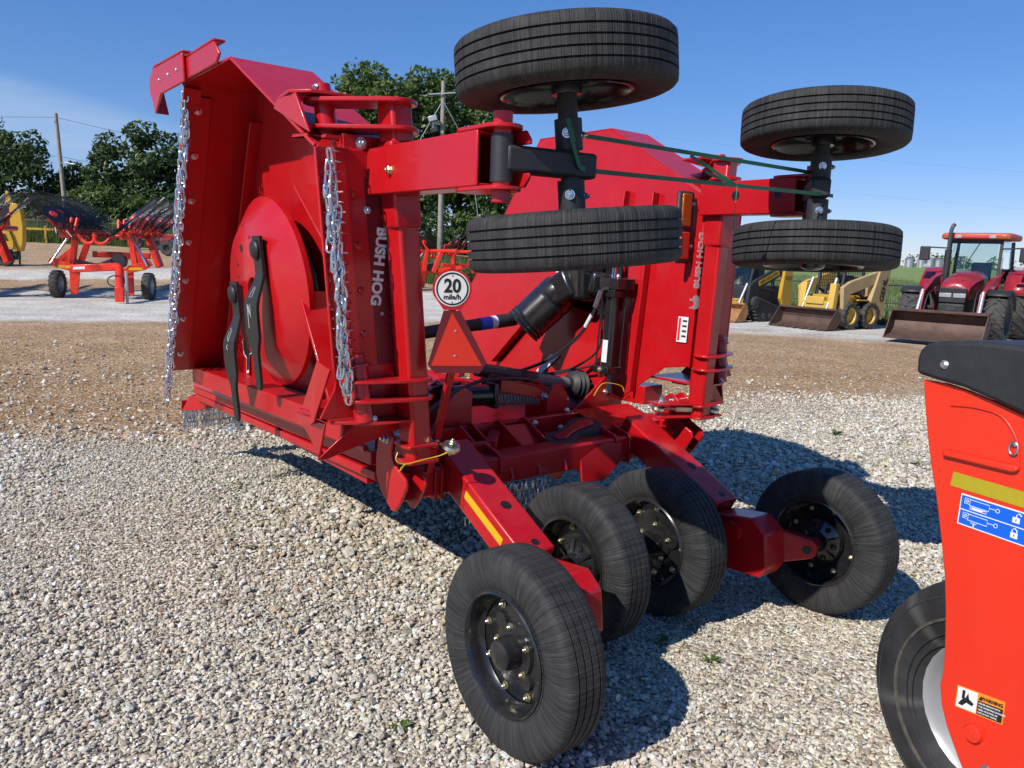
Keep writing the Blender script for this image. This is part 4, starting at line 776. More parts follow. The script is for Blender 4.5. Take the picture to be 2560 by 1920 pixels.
    if s < 0:
        for z_, k_ in((za, 1), (zb, -1)): b = MB(); b.plate([(-ac+h, ve+.02, z_), (-ac+h, ve-.10, z_), (-ac+h, ve-.125, z_+k_*.03), (-ac+h, ve-.125, z_+k_*.045), (-ac+h, ve+.02, z_+k_*.045)], (-.012, 0, 0)); part('arm_cheek', b, RED, RC, bevel=.003)
    b = MB(); b.tube([(s*ac, pv, za-.05), (s*ac, pv, zb+.055)], .032, 18); part('caster_pin', b, RED, RC, smooth=True)
    if s > 0:
        for v_, r_ in((.66, .026), (.40, .02)):
            b = MB(); b.lathe([(0, .0), (r_, .0), (r_, -.002)], o=(s*ac-h-.0012, v_, za+.10), ax=(-1, 0, 0), n=18); part('bolt_hole_disc', b, BLACKV, arm)  # black disc paints the dark of a hole not cut in the arm
    else: bolt((-ac-h, .70, za+.085), (-1, 0, 0), .022, RC, GOLD)
    # black knuckle and axle
    o, a = AXL[s]; zc = (za+zb)/2; ax_ = o+a*zc; d = (ax_-V((s*ac, pv, zc))); d.z = 0; e_ = ax_+d.normalized()*.085
    b = MB(); b.bar((s*ac, pv, zc), e_, .085, .085); part('knuckle_bar', b, BLKM, RC, bevel=.012)
    b = MB(); b.tube([(s*ac, pv, za+.014), (s*ac, pv, zb-.014)], .038, 16); part('knuckle_boss', b, BLKM, RC, smooth=True)
    b = MB(); b.tube([o+a*1.78, o+a*2.46], .034, 18); part('axle', b, BLKM, RC, smooth=True)
    for z0 in(zc+.05, zc-.15):
        b = MB(); b.tube([o+a*z0, o+a*(z0+.10)], .047, 18); part('axle_collar', b, BLKM, RC, smooth=True); p = o+a*(z0+.05); bolt(p+V((-.75, -.66, 0))*.045, (-.75, -.66, 0), .018, RC)
        bolt(p-V((-.66, .75, 0))*.045, (.66, -.75, 0), .016, RC)
    # foot plates and links at the bottom of the post
    for z in(.935, .865):
        b = MB(); b.plate([(u(z)-.07, .76, z), (u(z)+.07, .76, z), (u(z)+.085, .80, z), (u(z)+.07, .90, z), (u(z)-.07, .90, z), (u(z)-.085, .80, z)], (0, 0, .014)); part('foot_plate', b, RED, RC, bevel=.003)
post(-1, 'left'); post(1, 'right')
# ---- centre section of the cutter
b = MB(); b.plate([(-.88, 1.36, .735), (.88, 1.36, .735), (.88, 3.7, .735), (.70, 4.3, .735), (-.70, 4.3, .735), (-.88, 3.7, .735)], (0, 0, .01)); part('centre_deck', b, RED, RC, bevel=.002)
b = MB(); b.box((-.92, 1.345, .62), (.92, 1.357, .75)); part('rear_skirt', b, RED, RC, bevel=.002)
for s in(-1, 1):
    b = MB(); b.box((s*.905-.006, 1.36, .615), (s*.905+.006, 4.0, .76)); part('side_skirt', b, RED, RC, bevel=.002)
    b = MB(); b.bar((s*.915, 4.2, .655), (s*.925, 1.25, .775), .05, .07); part('hinge_rail', b, RED, RC, bevel=.006)
    b = MB(); b.bar((s*.93, 4.15, .60), (s*.94, 1.20, .70), .03, .045); part('side_rail', b, RED, RC, bevel=.006)
    for k in range(8):
        v = 1.45+k*.3; z = .845-.012*(k-4)*.6+(.0); b = MB(); b.box((s*.95-.03, v, z-.075), (s*.95+.03, v+.15, z+.0)); part('hinge_lug', b, RED, RC, bevel=.006)
    b = MB(); b.tube([(s*.95, 4.1, .70), (s*.95, 1.3, .815)], .016, 8); part('hinge_rod', b, ZINC if s > 0 else RED, RC)
# front of the deck with its hanging chain guard
b = MB(); b.plate([(-.97, 4.42, .44), (-.93, 4.36, .56), (-.84, 4.30, .62), (.84, 4.30, .62), (.93, 4.36, .56), (.97, 4.42, .44)], (0, .012, 0)); part('front_skirt', b, RED, RC, bevel=.003)
b = MB(); b.plate([(-.97, 4.42, .44), (-.90, 4.10, .50), (-.90, 3.95, .62), (-.93, 4.36, .57)], (.012, 0, 0)); part('front_skirt', b, RED, RC, bevel=.003)
b = MB(); b.plate([(-.97, 4.44, .44), (-.45, 4.44, .46), (-.30, 4.44, .52), (-.97, 4.44, .52)], (0, .01, 0)); part('front_skirt', b, RED, RC, bevel=.003)
CH3 = [chainmesh(30+i, 4, pitch=.044, jit=.12) for i in range(4)]
for i in range(30):
    for row in range(2): link('chain', CH3[(i*2+row) % 4], None, RC, Matrix.Translation((-.95+i*.045+row*.02, 4.46+row*.03, .445-row*.01)) @ Matrix.Rotation(rr.uniform(0, 6), 4, 'Z'))
for i in range(12): link('chain', CH3[i % 4], None, RC, Matrix.Translation((-.30+i*.05, 1.33, .45)) @ Matrix.Rotation(rr.uniform(0, 6), 4, 'Z'))
# tongue and parking jack
b = MB(); b.bar((-.32, 3.9, .62), (-.03, 6.6, .52), .1, .12); b.bar((.32, 3.9, .62), (.03, 6.6, .52), .1, .12); b.bar((0, 6.4, .52), (0, 6.9, .50), .14, .1); part('tongue', b, RED, RC, bevel=.006)
b = MB(); b.bar((-.2, 5.45, .0), (-.2, 5.45, .62), .062, .062); part('jack_leg', b, GALV, RC, bevel=.006)
b = MB(); b.bar((-.2, 5.45, .55), (-.2, 5.45, 1.05), .085, .085); part('jack_tube', b, RED, RC, bevel=.006)
b = MB(); b.plate([(-.2+x, 5.45+y, .0) for x, y in capsule((-.06, 0), (.06, 0), .075)], (0, 0, .014)); b.plate([(-.2+x, 5.45+y, .0145) for x, y in capsule((-.04, 0), (.04, 0), .055)], (0, 0, .012)); part('jack_foot', b, GALV, RC, bevel=.004)
# torque tube with ring gussets, end brackets
b = MB(); b.bar((-.97, 1.0, .715), (.97, 1.0, .715), .14, .14); part('torque_tube', b, RED, RC, bevel=.012)
for s in(-1, 1):
    for u in(.90, .78, .745, .50, .40):
        q = [(.915, .63), (1.085, .63), (1.10, .66), (1.10, .80), (1.06, .83), (.94, .80), (.915, .77)]
        b = MB(); b.plate([(s*u, v, z) for v, z in q], (s*.014, 0, 0)); part('ring_gusset', b, RED, RC, bevel=.003)
    q = [(.96, .985), (.99, .99), (1.03, .965), (1.06, .90), (1.075, .83), (1.07, .75), (1.03, .69), (.93, .62), (.90, .62), (.86, .66), (.80, .755), (.81, .79), (.90, .83), (.935, .87), (.93, .91), (.915, .955)]
    for u in(1.0, .905):
        b = MB(); b.plate([(s*u, v, z) for v, z in q], (s*.016, 0, 0)); part('end_bracket', b, RED, RC, bevel=.004)
    bolt((s*1.017, .975, .945), (s, 0, 0), .028, RC); bolt((s*.905, .975, .945), (-s, 0, 0), .026, RC)
    b = MB(); b.tube([(s*.88, .975, .945), (s*1.02, .975, .945)], .013, 10); part('bracket_pin', b, ZINC, RC, smooth=True)
    # sloping axle arms
    p, q_ = V((s*.64, 1.04, .815)), V((s*.64, .365, .480)); up = V((0, -.445, .895))
    b = MB(); b.bar(p, q_, .18, .15); arm = part('axle_arm', b, RED, RC, bevel=.010, label='sloping red box arm carrying the %s wheel pair' % ('left' if s < 0 else 'right'))
    d = (q_-p).normalized(); nrm_ = V((0, 0, 1))-d*d.z; nrm_.normalize()
    for t, r_ in((.62, .026), (.93, .019)):
        c_ = p.lerp(q_, t)+nrm_*.0755+V((.01, 0, 0)); b = MB(); b.lathe([(0, .001), (r_, .001), (r_, -.001)], o=c_, ax=nrm_, n=20); part('bolt_hole_disc', b, BLACKV, arm)  # no opening cut; the shade in the hole is a black disc
    if s < 0:
        a0, a1 = p.lerp(q_, .40), p.lerp(q_, .82); b = MB(); b.plate([a0+V((-.0905, 0, 0))+nrm_*.035, a1+V((-.0905, 0, 0))+nrm_*.035, a1+V((-.0905, 0, 0))-nrm_*.003, a0+V((-.0905, 0, 0))-nrm_*.003], (-.001, 0, 0)); part('reflective_tape', b, YREF, arm)
    # walking beam
    b = MB(); b.plate([(s*.555, v, z) for v, z in((.34, .22), (.06, .24), (.02, .30), (.04, .47), (.12, .53), (.34, .50), (.40, .40), (.40, .30))], (s*.16, 0, 0)); beam = part('walking_beam', b, RED, RC, bevel=.010)
    for (x0, v0, x1, v1) in((.70, .13, .825, -.02), (.57, .30, .45, .47)):
        pa_, pb_ = V((s*x0, v0, .37)), V((s*x1, v1, .37)); sd = (pb_-pa_).normalized(); nx = V((sd.y, -sd.x, 0))
        ln = (pb_-pa_).length; prof = [(0, .10), (ln, .055)]+[(ln+.055*sin(t), .055*cos(t)) for t in(.5, 1.0, 1.57, 2.1, 2.6)]+[(ln, -.055), (0, -.10)]
        b = MB(); b.plate([pa_+sd*x+V((0, 0, y))-nx*.035 for x, y in prof], nx*.07); part('beam_arm', b, RED, beam, bevel=.010)
        b = MB(); b.tube([pb_, V((s*(1.0 if x1 > .6 else .27), v1 if x1 < .6 else 0, .368))], .034, 16); part('spindle', b, RED, beam, smooth=True)
        if x1 > .6:
            o_ = pb_+V((-s*.0, 0, 0)); b = MB(); b.lathe([(0, .0365), (.022, .0365), (.022, .034)], o=pb_+sd*.0, ax=nx if nx.x*-1 > 0 else -nx, n=18); part('bolt_hole_disc', b, BLACKV, beam)  # hole's dark interior is only a black disc on the beam
    b = MB(); b.tube([(s*.52, .22, .44), (s*.75, .22, .44)], .05, 18); part('beam_pivot', b, RED, beam, smooth=True)
# levelling links beside the posts
def turnbuckle(a_, c_):
    a_, c_ = V(a_), V(c_); d = (c_-a_).normalized(); L_ = (c_-a_).length
    b = MB(); b.tube([a_+d*.03, c_-d*.03], .011, 8); root_ = part('levelling_rod', b, GOLD, RC, smooth=True)
    b = MB(); b.bar(a_+d*L_*.3, a_+d*L_*.75, .034, .034); part('hex_sleeve', b, GOLD, root_, bevel=.006)
    for e_ in(a_, c_):
        b = MB(); b.lathe([(.022, -.018), (.036, -.014), (.042, 0), (.036, .014), (.022, .018)], o=e_, ax=(0, -.35, 1), n=20, closed=True); part('rod_eye', b, GOLD, root_, smooth=True); bolt(e_+V((0, -.006, .018)), (0, -.35, 1), .02, RC, GOLD); bolt(e_-V((0, -.006, .018)), (0, .35, -1), .018, RC, GOLD)
turnbuckle((.74, .93, .925), (1.08, .80, .905)); turnbuckle((-.84, .72, .935), (-.88, 1.05, .92))
for z in(.945, .87):
    b = MB(); b.plate([(.72, .90, z), (.72, 1.0, z), (1.0, .93, z), (1.12, .84, z), (1.12, .76, z), (.98, .77, z)], (0, 0, .012)); part('link_plate', b, RED, RC, bevel=.003)
bolt((.79, .95, .958), (0, 0, 1), .030, RC)
def wire(pts, r=.0028, m=None, nm='tie_wire'):
    b = MB(); b.tube(smoothpath(pts, 5), r, 5); part(nm, b, m or YWIRE, RC, smooth=True)
wire([(-1.085, .755, .935), (-1.095, .75, .905), (-1.06, .74, .885), (-.98, .735, .893), (-.90, .72, .905), (-.86, .70, .925)]); wire([(-1.06, .74, .885), (-1.075, .735, .868), (-1.09, .735, .86)]); wire([(-1.055, .74, .884), (-1.085, .73, .872)])
wire([(1.05, .79, .94), (1.10, .765, .93), (1.13, .755, .90), (1.12, .76, .875)])
# slow-vehicle sign with the speed roundel
v0 = .705; cu, cz = -.865, 1.620
SX, SN = V((.906, -.423, 0)), V((-.423, -.906, 0))
def SPt(u, dv, z): return V((cu, v0, z))+SX*((u-cu)*.85)-SN*dv
def up_plate(pts, dv, t_, m, nm, par=RC, lab=None):
    b = MB(); b.plate([SPt(u, dv, z) for u, z in pts], SN*t_); return part(nm, b, m, par, label=lab)
circ = lambda cu, cz, r, n=36: [(cu+r*cos(2*pi*k/n)/.85, cz+r*sin(2*pi*k/n)) for k in range(n)]
bp_ = [(cu+.083*cos(t)/.85, cz+.083*sin(t)) for t in [radians(a_) for a_ in range(-28, 209, 12)]]+[(-.905, 1.532), (-.822, 1.532)]
sgn = up_plate(bp_, 0, .003, RED, 'speed_sign', lab='round white twenty mile per hour sign')
up_plate(circ(cu, cz, .073), -.0035, .001, WHITE, 'sign_face', sgn)
ring = MB(); ring.lathe([(.068, .0), (.068, .0008), (.0615, .0008), (.0615, .0)], o=SPt(cu, -.0050, cz), ax=SN, n=48); part('sign_ring', ring, BLACKV, sgn)
tm = lambda u, z: basis(tuple(SPt(u, -.0056, z)), tuple(SX), (0, 0, 1), tuple(SN))
text('20', .078, tm(cu, cz+.010), BLACKV, sgn, bold=.0022, sx=.92, name='sign_lettering'); text('mile/h', .030, tm(cu, cz-.034), BLACKV, sgn, bold=.0006, name='sign_lettering')
for z in(cz+.054, cz-.056): bolt(SPt(cu, -.0045, z), SN, .0035, sgn, RED, stub=False)
tri = up_plate([(-.905, 1.530), (-.822, 1.530), (-.682, 1.312), (-.715, 1.265), (-.942, 1.265), (-.979, 1.300)], 0, .002, SMVR, 'warning_triangle', lab='dark red and orange slow vehicle triangle')
up_plate([(-.863, 1.522), (-.705, 1.296), (-.962, 1.296)], -.0025, .001, SMVO, 'triangle_face', tri)
for z in(1.445, 1.340): bolt(SPt(-.845, -.0035, z), SN, .005, tri, ZINC)
b = MB(); b.bar((-.84, .90, .78), (-.84, v0+.018, 1.30), .035, .02); b.bar((-.845, v0+.016, 1.28), (-.855, v0+.012, 1.60), .035, .012); part('sign_post', b, RED, RC, bevel=.003)
# hydraulic ram with spring on the deck, channel link and lugs
b = MB(); b.tube([(-.36, 1.52, .985), (-.05, 1.50, .975)], .062, 24); ram = part('lift_cylinder', b, BLK, RC, smooth=True)
b = MB(); b.box((-.075, 1.43, .905), (-.045, 1.57, 1.05)); b.box((-.37, 1.45, .915), (-.34, 1.59, 1.055)); part('cylinder_head', b, BLK, ram, bevel=.006)
pts = [(-.04+.33*t/160, 1.50+.045*cos(t*.55), .958+.045*sin(t*.55)-.02*t/160) for t in range(161)]
b = MB(); b.tube(pts, .006, 6); part('spring', b, GREYP, RC, smooth=True)
b = MB(); b.plate([(-.02, 1.44, 1.075), (.20, 1.44, 1.02), (.32, 1.44, .97), (.30, 1.44, .93), (-.03, 1.44, 1.0)], (0, .012, 0)); b.plate([(-.02, 1.56, 1.075), (.20, 1.56, 1.02), (.32, 1.56, .97), (.30, 1.56, .93), (-.03, 1.56, 1.0)], (0, .012, 0)); b.plate([(-.02, 1.4525, 1.075), (.20, 1.4525, 1.02), (.20, 1.559, 1.02), (-.02, 1.559, 1.075)], (0, 0, .012)); part('channel_link', b, RED, RC, bevel=.004)
bolt((.30, 1.438, .950), (0, -1, 0), .028, RC)
for v in(1.40, 1.60):
    b = MB(); b.plate([(.30, v, .745), (.30, v, .96), (.34, v, 1.02), (.40, v, 1.02), (.45, v, .96), (.47, v, .86), (.56, v, .80), (.56, v, .745)], (0, .016, 0)); part('lever_plate', b, RED, RC, bevel=.003)
for v, s_ in((1.36, 1), (1.62, 1)):
    b = MB(); b.plate([(-.62, v, .745), (-.40, v, 1.03), (-.34, v, 1.06), (-.28, v, 1.03), (-.28, v, .745)], (0, .014, 0)); part('cylinder_lug', b, RED, RC, bevel=.003)
# gussets, stop plates, pins on the rear of the deck
for u in(-.42, -.34, -.16, .02):
    b = MB(); b.plate([(u, 1.34, .86), (u, 1.28, .88), (u, .93, .72), (u, .91, .66), (u, 1.34, .62)], (.014, 0, 0)); part('deck_gusset', b, RED, RC, bevel=.003)
b = MB(); b.box((-.88, 1.30, .755), (.62, 1.344, .86)); part('rear_channel', b, RED, RC, bevel=.006)
b = MB(); b.tube([(-.46, 1.12, .80), (-.30, 1.12, .80)], .022, 14); part('stop_pin', b, RED, RC, smooth=True); bolt((-.46, 1.12, .80), (-1, -.2, 0), .026, RC)
b = MB(); b.bar((-.16, 1.30, .80), (-.34, 1.10, .79), .06, .07); part('stop_bar', b, RED, RC, bevel=.005)
b = MB(); b.plate([(-.155, 1.06, .70), (.02, 1.06, .70), (.02, 1.27, .84), (-.155, 1.27, .84)], (0, -.012, .010)); part('stop_plate', b, RED, RC, bevel=.003)
for (u, v, z) in((.12, 1.30, .83), (.36, 1.30, .88), (.30, 1.285, .79)): bolt((u, v, z), (0, -1, 0), .020, RC)
# rubber bumper between two red plates
def kidney(dr):
    return [(.11+(.095+dr)*cos(t), 1.06+(.085+dr)*sin(t)) for t in [radians(a_) for a_ in range(60, 331, 18)]]+[(.235, 1.045-dr*.6)]+[(.35+(.105+dr)*cos(t), 1.13+(.095+dr)*sin(t)) for t in [radians(a_) for a_ in range(-110, 121, 18)]]
def ks(dr, z0, z1, m, nm):
    tl = lambda u, v: (v-1.1)*.16+(u-.2)*.10
    b = MB(); b.plate([(u, v, z0+tl(u, v)) for u, v in kidney(dr)], (0, 0, z1-z0)); part(nm, b, m, RC, bevel=.004)
ks(.010, .715, .733, RED, 'bumper_plate'); ks(0, .7335, .815, RUBBUMP, 'rubber_bumper'); ks(-.050, .8155, .826, RED, 'bumper_plate')
for u in(.10, .30):
    b = MB(); b.plate([(u, .99, .66), (u, .985, .715), (u, 1.20, .80), (u, 1.20, .56), (u, 1.06, .56)], (.016, 0, 0)); part('bumper_gusset', b, RED, RC, bevel=.003); bolt((u+.045, 1.02, .70), (.1, -.5, -1), .016, RC)
b = MB(); b.plate([(.14, .905, .58), (.30, .905, .56), (.43, .905, .66), (.43, .905, .76), (.30, .93, .77), (.14, .93, .70)], (0, .014, 0)); part('bumper_bracket', b, RED, RC, bevel=.003)
b = MB(); b.plate([(.46, 1.40, .80), (.78, 1.40, 1.05), (.84, 1.40, .93), (.93, 1.40, .89), (.93, 1.40, .78)], (0, .014, 0)); part('hinge_ear', b, RED, RC, bevel=.003)
b = MB(); b.box((.42, 1.05, .765), (.92, 1.34, .815)); b.plate([(.45, 1.05, .79), (.92, 1.05, .79), (.92, 1.34, .86), (.45, 1.34, .86)], (0, 0, .01)); part('rear_step', b, RED, RC, bevel=.004)
# folded drive shaft lying across the deck
def cyl(p, q_, r, m, nm, par=RC, n=24, r2=None):
    b = MB(); b.tube([p, q_], r, n, r2=r2); return part(nm, b, m, par, smooth=True)
S0, S1 = V((.02, 1.75, 1.085)), V((.76, 1.75, .945)); dS = (S1-S0).normalized(); LS = (S1-S0).length
shaft = cyl(S0, S0+dS*LS*.62, .043, DGREY, 'drive_shaft'); cyl(S0+dS*LS*.44, S0+dS*LS*.50, .045, BLKM, 'shaft_band', shaft); cyl(S0+dS*LS*.55, S1, .040, GREYP, 'shaft_tube', shaft)
b = MB(); b.lathe([(.043, 0), (.05, .02)]+[(.072+.014*(k % 2)+.004*k, .03+.016*k) for k in range(7)]+[(.06, .15), (0, .15)], o=S1, ax=dS, n=28); part('shaft_boot', b, BLKM, shaft, smooth=True)
Y0 = S1+dS*.14; ya = V((.5, .35, .8)).normalized()
b = MB(); b.bar(Y0, Y0+dS*.12, .10, .11); b.lathe([(.03, 0), (.052, 0), (.052, .10), (.03, .10)], o=Y0+dS*.14+V((.0, -.02, .03)), ax=(.75, -.3, .55), n=20, closed=True); part('shaft_yoke', b, DGREY, shaft, bevel=.012)
bolt(Y0+dS*.07+V((-.02, -.06, .03)), (-.2, -1, .3), .02, RC)
# right wing: gearbox, bell guard, upper drive shaft
def RWp(n_, v, z): return WP(1, n_, v, z)
b = MB(); b.plate([RWp(-.012, v, z) for v, z in((1.50, 1.45), (1.62, 1.40), (1.95, 1.44), (2.0, 1.75), (1.85, 1.86), (1.55, 1.84), (1.48, 1.70))], (-.02, 0, 0)); part('gearbox_flange', b, BLK, RC, bevel=.004)
gb = MB(); gb.bar(RWp(-.02, 1.76, 1.63), RWp(-.20, 1.78, 1.62), .30, .28, (0, 0, 1), .24, .24); gb.bar(RWp(-.13, 1.78, 1.62), RWp(-.15, 1.98, 1.50), .20, .20); gb.bar(RWp(-.05, 1.55, 1.60), RWp(-.17, 1.62, 1.62), .08, .15); gearbox = part('gearbox', gb, BLK, RC, bevel=.025)
for v, z in((1.52, 1.66), (1.56, 1.49), (1.66, 1.46), (1.55, 1.80)): bolt(RWp(-.033, v, z), (-1, 0, 0), .024, RC)
b = MB(); b.plate([RWp(-.215, 1.90, 1.72), RWp(-.215, 1.84, 1.72), RWp(-.215, 1.83, 1.68), RWp(-.215, 1.90, 1.67)], (-.001, 0, 0)); part('gearbox_label', b, WHITE, gearbox)
c0, c1 = RWp(-.11, 1.93, 1.56), RWp(-.30, 2.10, 1.295); ca = (c1-c0).normalized(); Lc = (c1-c0).length
b = MB(); b.lathe([(.11, 0), (.135, .02), (.14, .10), (.133, .115), (.137, .13)]+[(.139-.001*k, .13+(Lc-.20)*k/4) for k in range(5)]+[(.142 if k % 2 else .134, Lc-.07+.014*k) for k in range(6)]+[(.128, Lc), (.12, Lc-.03), (.03, Lc-.10)], o=c0, ax=ca, n=40); part('bell_guard', b, BLK, RC, smooth=True)
e0, e1 = V((.50, 2.13, 1.335)), V((-.40, 2.13, 1.245)); dE = (e1-e0).normalized()
us = cyl(c1-ca*.1, e0, .03, BLK, 'drive_shaft'); cyl(e0+dE*-.10, e0+dE*.06, .046, BLKM, 'shaft_sleeve', us); cyl(e0+dE*.05, e0+dE*.20, .043, BLUE, 'shaft_label', us)
b = MB(); b.tube([e0+dE*.065, e0+dE*.11], .0435, 24); part('shaft_label', b, WHITE, us, smooth=True)
cyl(e0+dE*.19, e1, .040, BLKM, 'shaft_tube', us)
# right wing: deck ribs, fold cylinder, hoses, lamps, stickers
b = MB(); b.bar(RWp(-.03, 1.30, .95), RWp(-.03, 1.26, 2.18), .014, .05, (1, 0, 0)); part('deck_rib', b, RED, RC, bevel=.003)
b = MB(); b.bar(RWp(-.035, 2.75, .96), RWp(-.035, 1.52, 2.1), .014, .06, (1, 0, 0)); part('deck_rib', b, RED, RC, bevel=.003)
b = MB(); b.bar(RWp(-.03, 1.58, 1.0), RWp(-.03, 1.50, 2.2), .012, .045, (1, 0, 0)); part('deck_rib', b, RED, RC, bevel=.003)
for k in range(3):
    b = MB(); b.bar(WP(1, .06+.012, 1.66-.05*k, 2.572-.027*k), WP(1, .30, 1.66-.05*k, 2.572-.027*k), .010, .004, (0, -.48, .88)); part('stripe', b, RED, RC)
cy = MB(); cy.tube([RWp(-.13, 1.43, 1.10), RWp(-.13, 1.44, 1.56)], .045, 22); cylr = part('fold_cylinder', cy, BLK, RC, smooth=True)
for z, w in((1.08, .13), (1.56, .13)):
    b = MB(); b.box(tuple(RWp(-.13, 1.43, z)-V((w/2, w/2, .022))), tuple(RWp(-.13, 1.43, z)+V((w/2, w/2, .022)))); part('cylinder_head', b, BLK, cylr, bevel=.004)
for dx in(-.052, .052):
    for dy in(-.052, .052):
        b = MB(); b.tube([RWp(-.13, 1.43, 1.06)+V((dx, dy, 0)), RWp(-.13, 1.43, 1.60)+V((dx, dy, 0))], .006, 6); part('tie_rod', b, BLK, cylr)
b = MB(); b.box(tuple(RWp(-.13, 1.43, 1.62)-V((.06, .08, .035))), tuple(RWp(-.13, 1.43, 1.62)+V((.10, .08, .035)))); part('cylinder_clamp', b, BLK, RC, bevel=.006)
cyl(RWp(-.13, 1.44, 1.58), RWp(-.12, 1.46, 2.02), .016, CHROME, 'piston_rod', cylr, 16)
b = MB(); b.bar(RWp(-.13, 1.43, 1.06), RWp(-.13, 1.41, .92), .05, .06); part('cylinder_eye', b, BLK, cylr, bevel=.012); bolt(RWp(-.16, 1.40, .945), (-.5, -1, 0), .022, RC, GOLD); bolt(RWp(-.195, 1.43, 1.085), (-.6, -1, 0), .02, RC, GOLD)
b = MB(); b.box(tuple(RWp(-.1785, 1.405, 1.13)), tuple(RWp(-.1775, 1.44, 1.27))); 
b = MB(); b.plate([RWp(-.176, 1.40, 1.13), RWp(-.176, 1.445, 1.13), RWp(-.176, 1.445, 1.27), RWp(-.176, 1.40, 1.27)], (-.001, 0, 0)); part('cylinder_label', b, WHITE, cylr)
wire([RWp(-.19, 1.42, 1.59), RWp(-.22, 1.46, 1.57), RWp(-.22, 1.50, 1.45), RWp(-.22, 1.62, 1.28), RWp(-.25, 1.85, 1.10), RWp(-.30, 2.15, .97), RWp(-.5, 2.3, .90), (.1, 2.2, .80)], .012, BLKM, 'hydraulic_hose')
wire([RWp(-.16, 1.48, 1.55), RWp(-.10, 1.55, 1.40), RWp(-.08, 1.57, 1.2), RWp(-.08, 1.75, 1.06), RWp(-.10, 1.98, .98), RWp(-.15, 2.2, .93)], .008, BLKM, 'hydraulic_hose'); wire([RWp(-.12, 1.49, 1.15), RWp(-.09, 1.58, 1.09), RWp(-.08, 1.78, 1.03), RWp(-.10, 2.0, .96)], .008, BLKM, 'hydraulic_hose')
cyl(RWp(-.22, 1.455, 1.575), RWp(-.22, 1.495, 1.47), .017, ZINC, 'hose_fitting', RC, 12); cyl(RWp(-.22, 1.52, 1.42), RWp(-.22, 1.57, 1.34), .0135, WHITE, 'hose_label', RC, 12)
b = MB(); b.plate([RWp(-.012, 2.02, 1.09), RWp(-.012, 2.12, 1.09), RWp(-.012, 2.26, .95), RWp(-.012, 2.20, .94)], (-.001, 0, 0)); part('reflector_sticker', b, WHITE, RC)
b = MB(); b.plate([RWp(-.010, 1.00, 1.30), RWp(-.010, .925, 1.30), RWp(-.010, .925, 1.45), RWp(-.010, 1.00, 1.45)], (-.001, 0, 0)); dec = part('warning_sticker', b, WHITE, RC)
b = MB(); b.plate([RWp(-.0115, .994, 1.308), RWp(-.0115, .978, 1.308), RWp(-.0115, .978, 1.442), RWp(-.0115, .994, 1.442)], (-.0006, 0, 0)); part('sticker_band', b, SMVO, dec)
for z in(1.33, 1.36, 1.39, 1.42):
    b = MB(); b.plate([RWp(-.0115, .965, z), RWp(-.0115, .932, z), RWp(-.0115, .932, z+.012), RWp(-.0115, .965, z+.012)], (-.0006, 0, 0)); part('sticker_print', b, DGREY, dec)
b = MB(); b.box((.83, .952, 1.76), (.965, .985, 2.17)); lb = part('lamp_bracket', b, BLKM, RC, bevel=.02); 
b = MB(); b.box((.845, .938, 1.97), (.925, .953, 2.155)); part('amber_lamp', b, AMBER, lb, bevel=.03); b = MB(); b.box((.845, .938, 1.785), (.925, .953, 1.94)); part('red_lamp', b, SMVO, lb, bevel=.03)
bolt((.948, .951, 2.10), (0, -1, 0), .012, RC); bolt((.948, .951, 1.86), (0, -1, 0), .012, RC)
# hoses on the deck
wire([(-.92, 1.2, 1.02), (-.75, 1.35, 1.03), (-.5, 1.5, 1.04), (-.2, 1.6, 1.04)], .011, BLKM, 'hydraulic_hose'); wire([(-.86, 1.15, .90), (-.7, 1.25, .93), (-.45, 1.35, 1.02), (-.2, 1.40, 1.08), (.1, 1.42, 1.07), (.3, 1.5, 1.02)], .011, BLKM, 'hydraulic_hose')
cyl((-.62, 1.42, 1.035), (-.45, 1.52, 1.04), .016, GREYP, 'hose_fitting', RC, 12); cyl((-.80, 1.19, .915), (-.70, 1.25, .935), .016, GREYP, 'hose_fitting', RC, 12)
wire([(.66, 1.385, .93), (.72, 1.38, 1.00), (.80, 1.36, 1.0), (.86, 1.34, .98), (.87, 1.33, .95)])
b = MB(); b.tube([(.95, 1.15, .80), (.985, 1.15, .80)], .02, 10); b.lathe([(.028, 0), (.02, .02), (.012, .04), (0, .042)], o=(.985, 1.15, .80), ax=(1, 0, 0), n=12); part('grease_cap', b, ORG, RC, smooth=True)
# ---- green ties between the two wheel axles
aL, aR = AXL[-1][0]+AXL[-1][1]*2.115, AXL[1][0]+AXL[1][1]*2.14
M = RC.matrix_world
def strap(label, pts, w, nm='tie_strap'):
    b = MB()
    for p, q_ in zip(pts, pts[1:]): b.bar(p, q_, .003, w)
    o = part(nm, b, GSTRAP, None); o.matrix_world = M; tag(o, label, 'strap', 'green ties on the wheel axles')
strap('upper green plastic tie stretched between the wing axles', [aL+V((-.055, -.05, .095)), aL+V((-.03, -.052, .03)), aL+V((.02, .048, .075)), aR+V((-.06, .06, .065)), aR+V((.01, .052, .062))], .016)
strap('lower green plastic tie stretched between the wing axles', [aL+V((-.062, -.052, .10)), aL+V((-.035, -.055, .02)), aL+V((.0, -.054, -.05)), aL+V((.05, -.045, -.055)), aR+V((-.065, -.052, -.045)), aR+V((.04, -.05, -.045))], .016)
mid = (aL+V((.05, -.045, -.055))).lerp(aR+V((-.065, -.052, -.045)), .57)
b = MB(); b.bar(mid, mid+V((-.22, .07, .10)), .003, .012); b.bar(mid, mid+V((-.17, .03, .04)), .003, .012); b.bar(mid, mid+V((-.03, -.02, -.18)), .003, .008); o = part('tie_tail', b, GSTRAP, None); o.matrix_world = M; tag(o, 'loose tail ends of the knotted green tie', 'strap', 'green ties on the wheel axles')
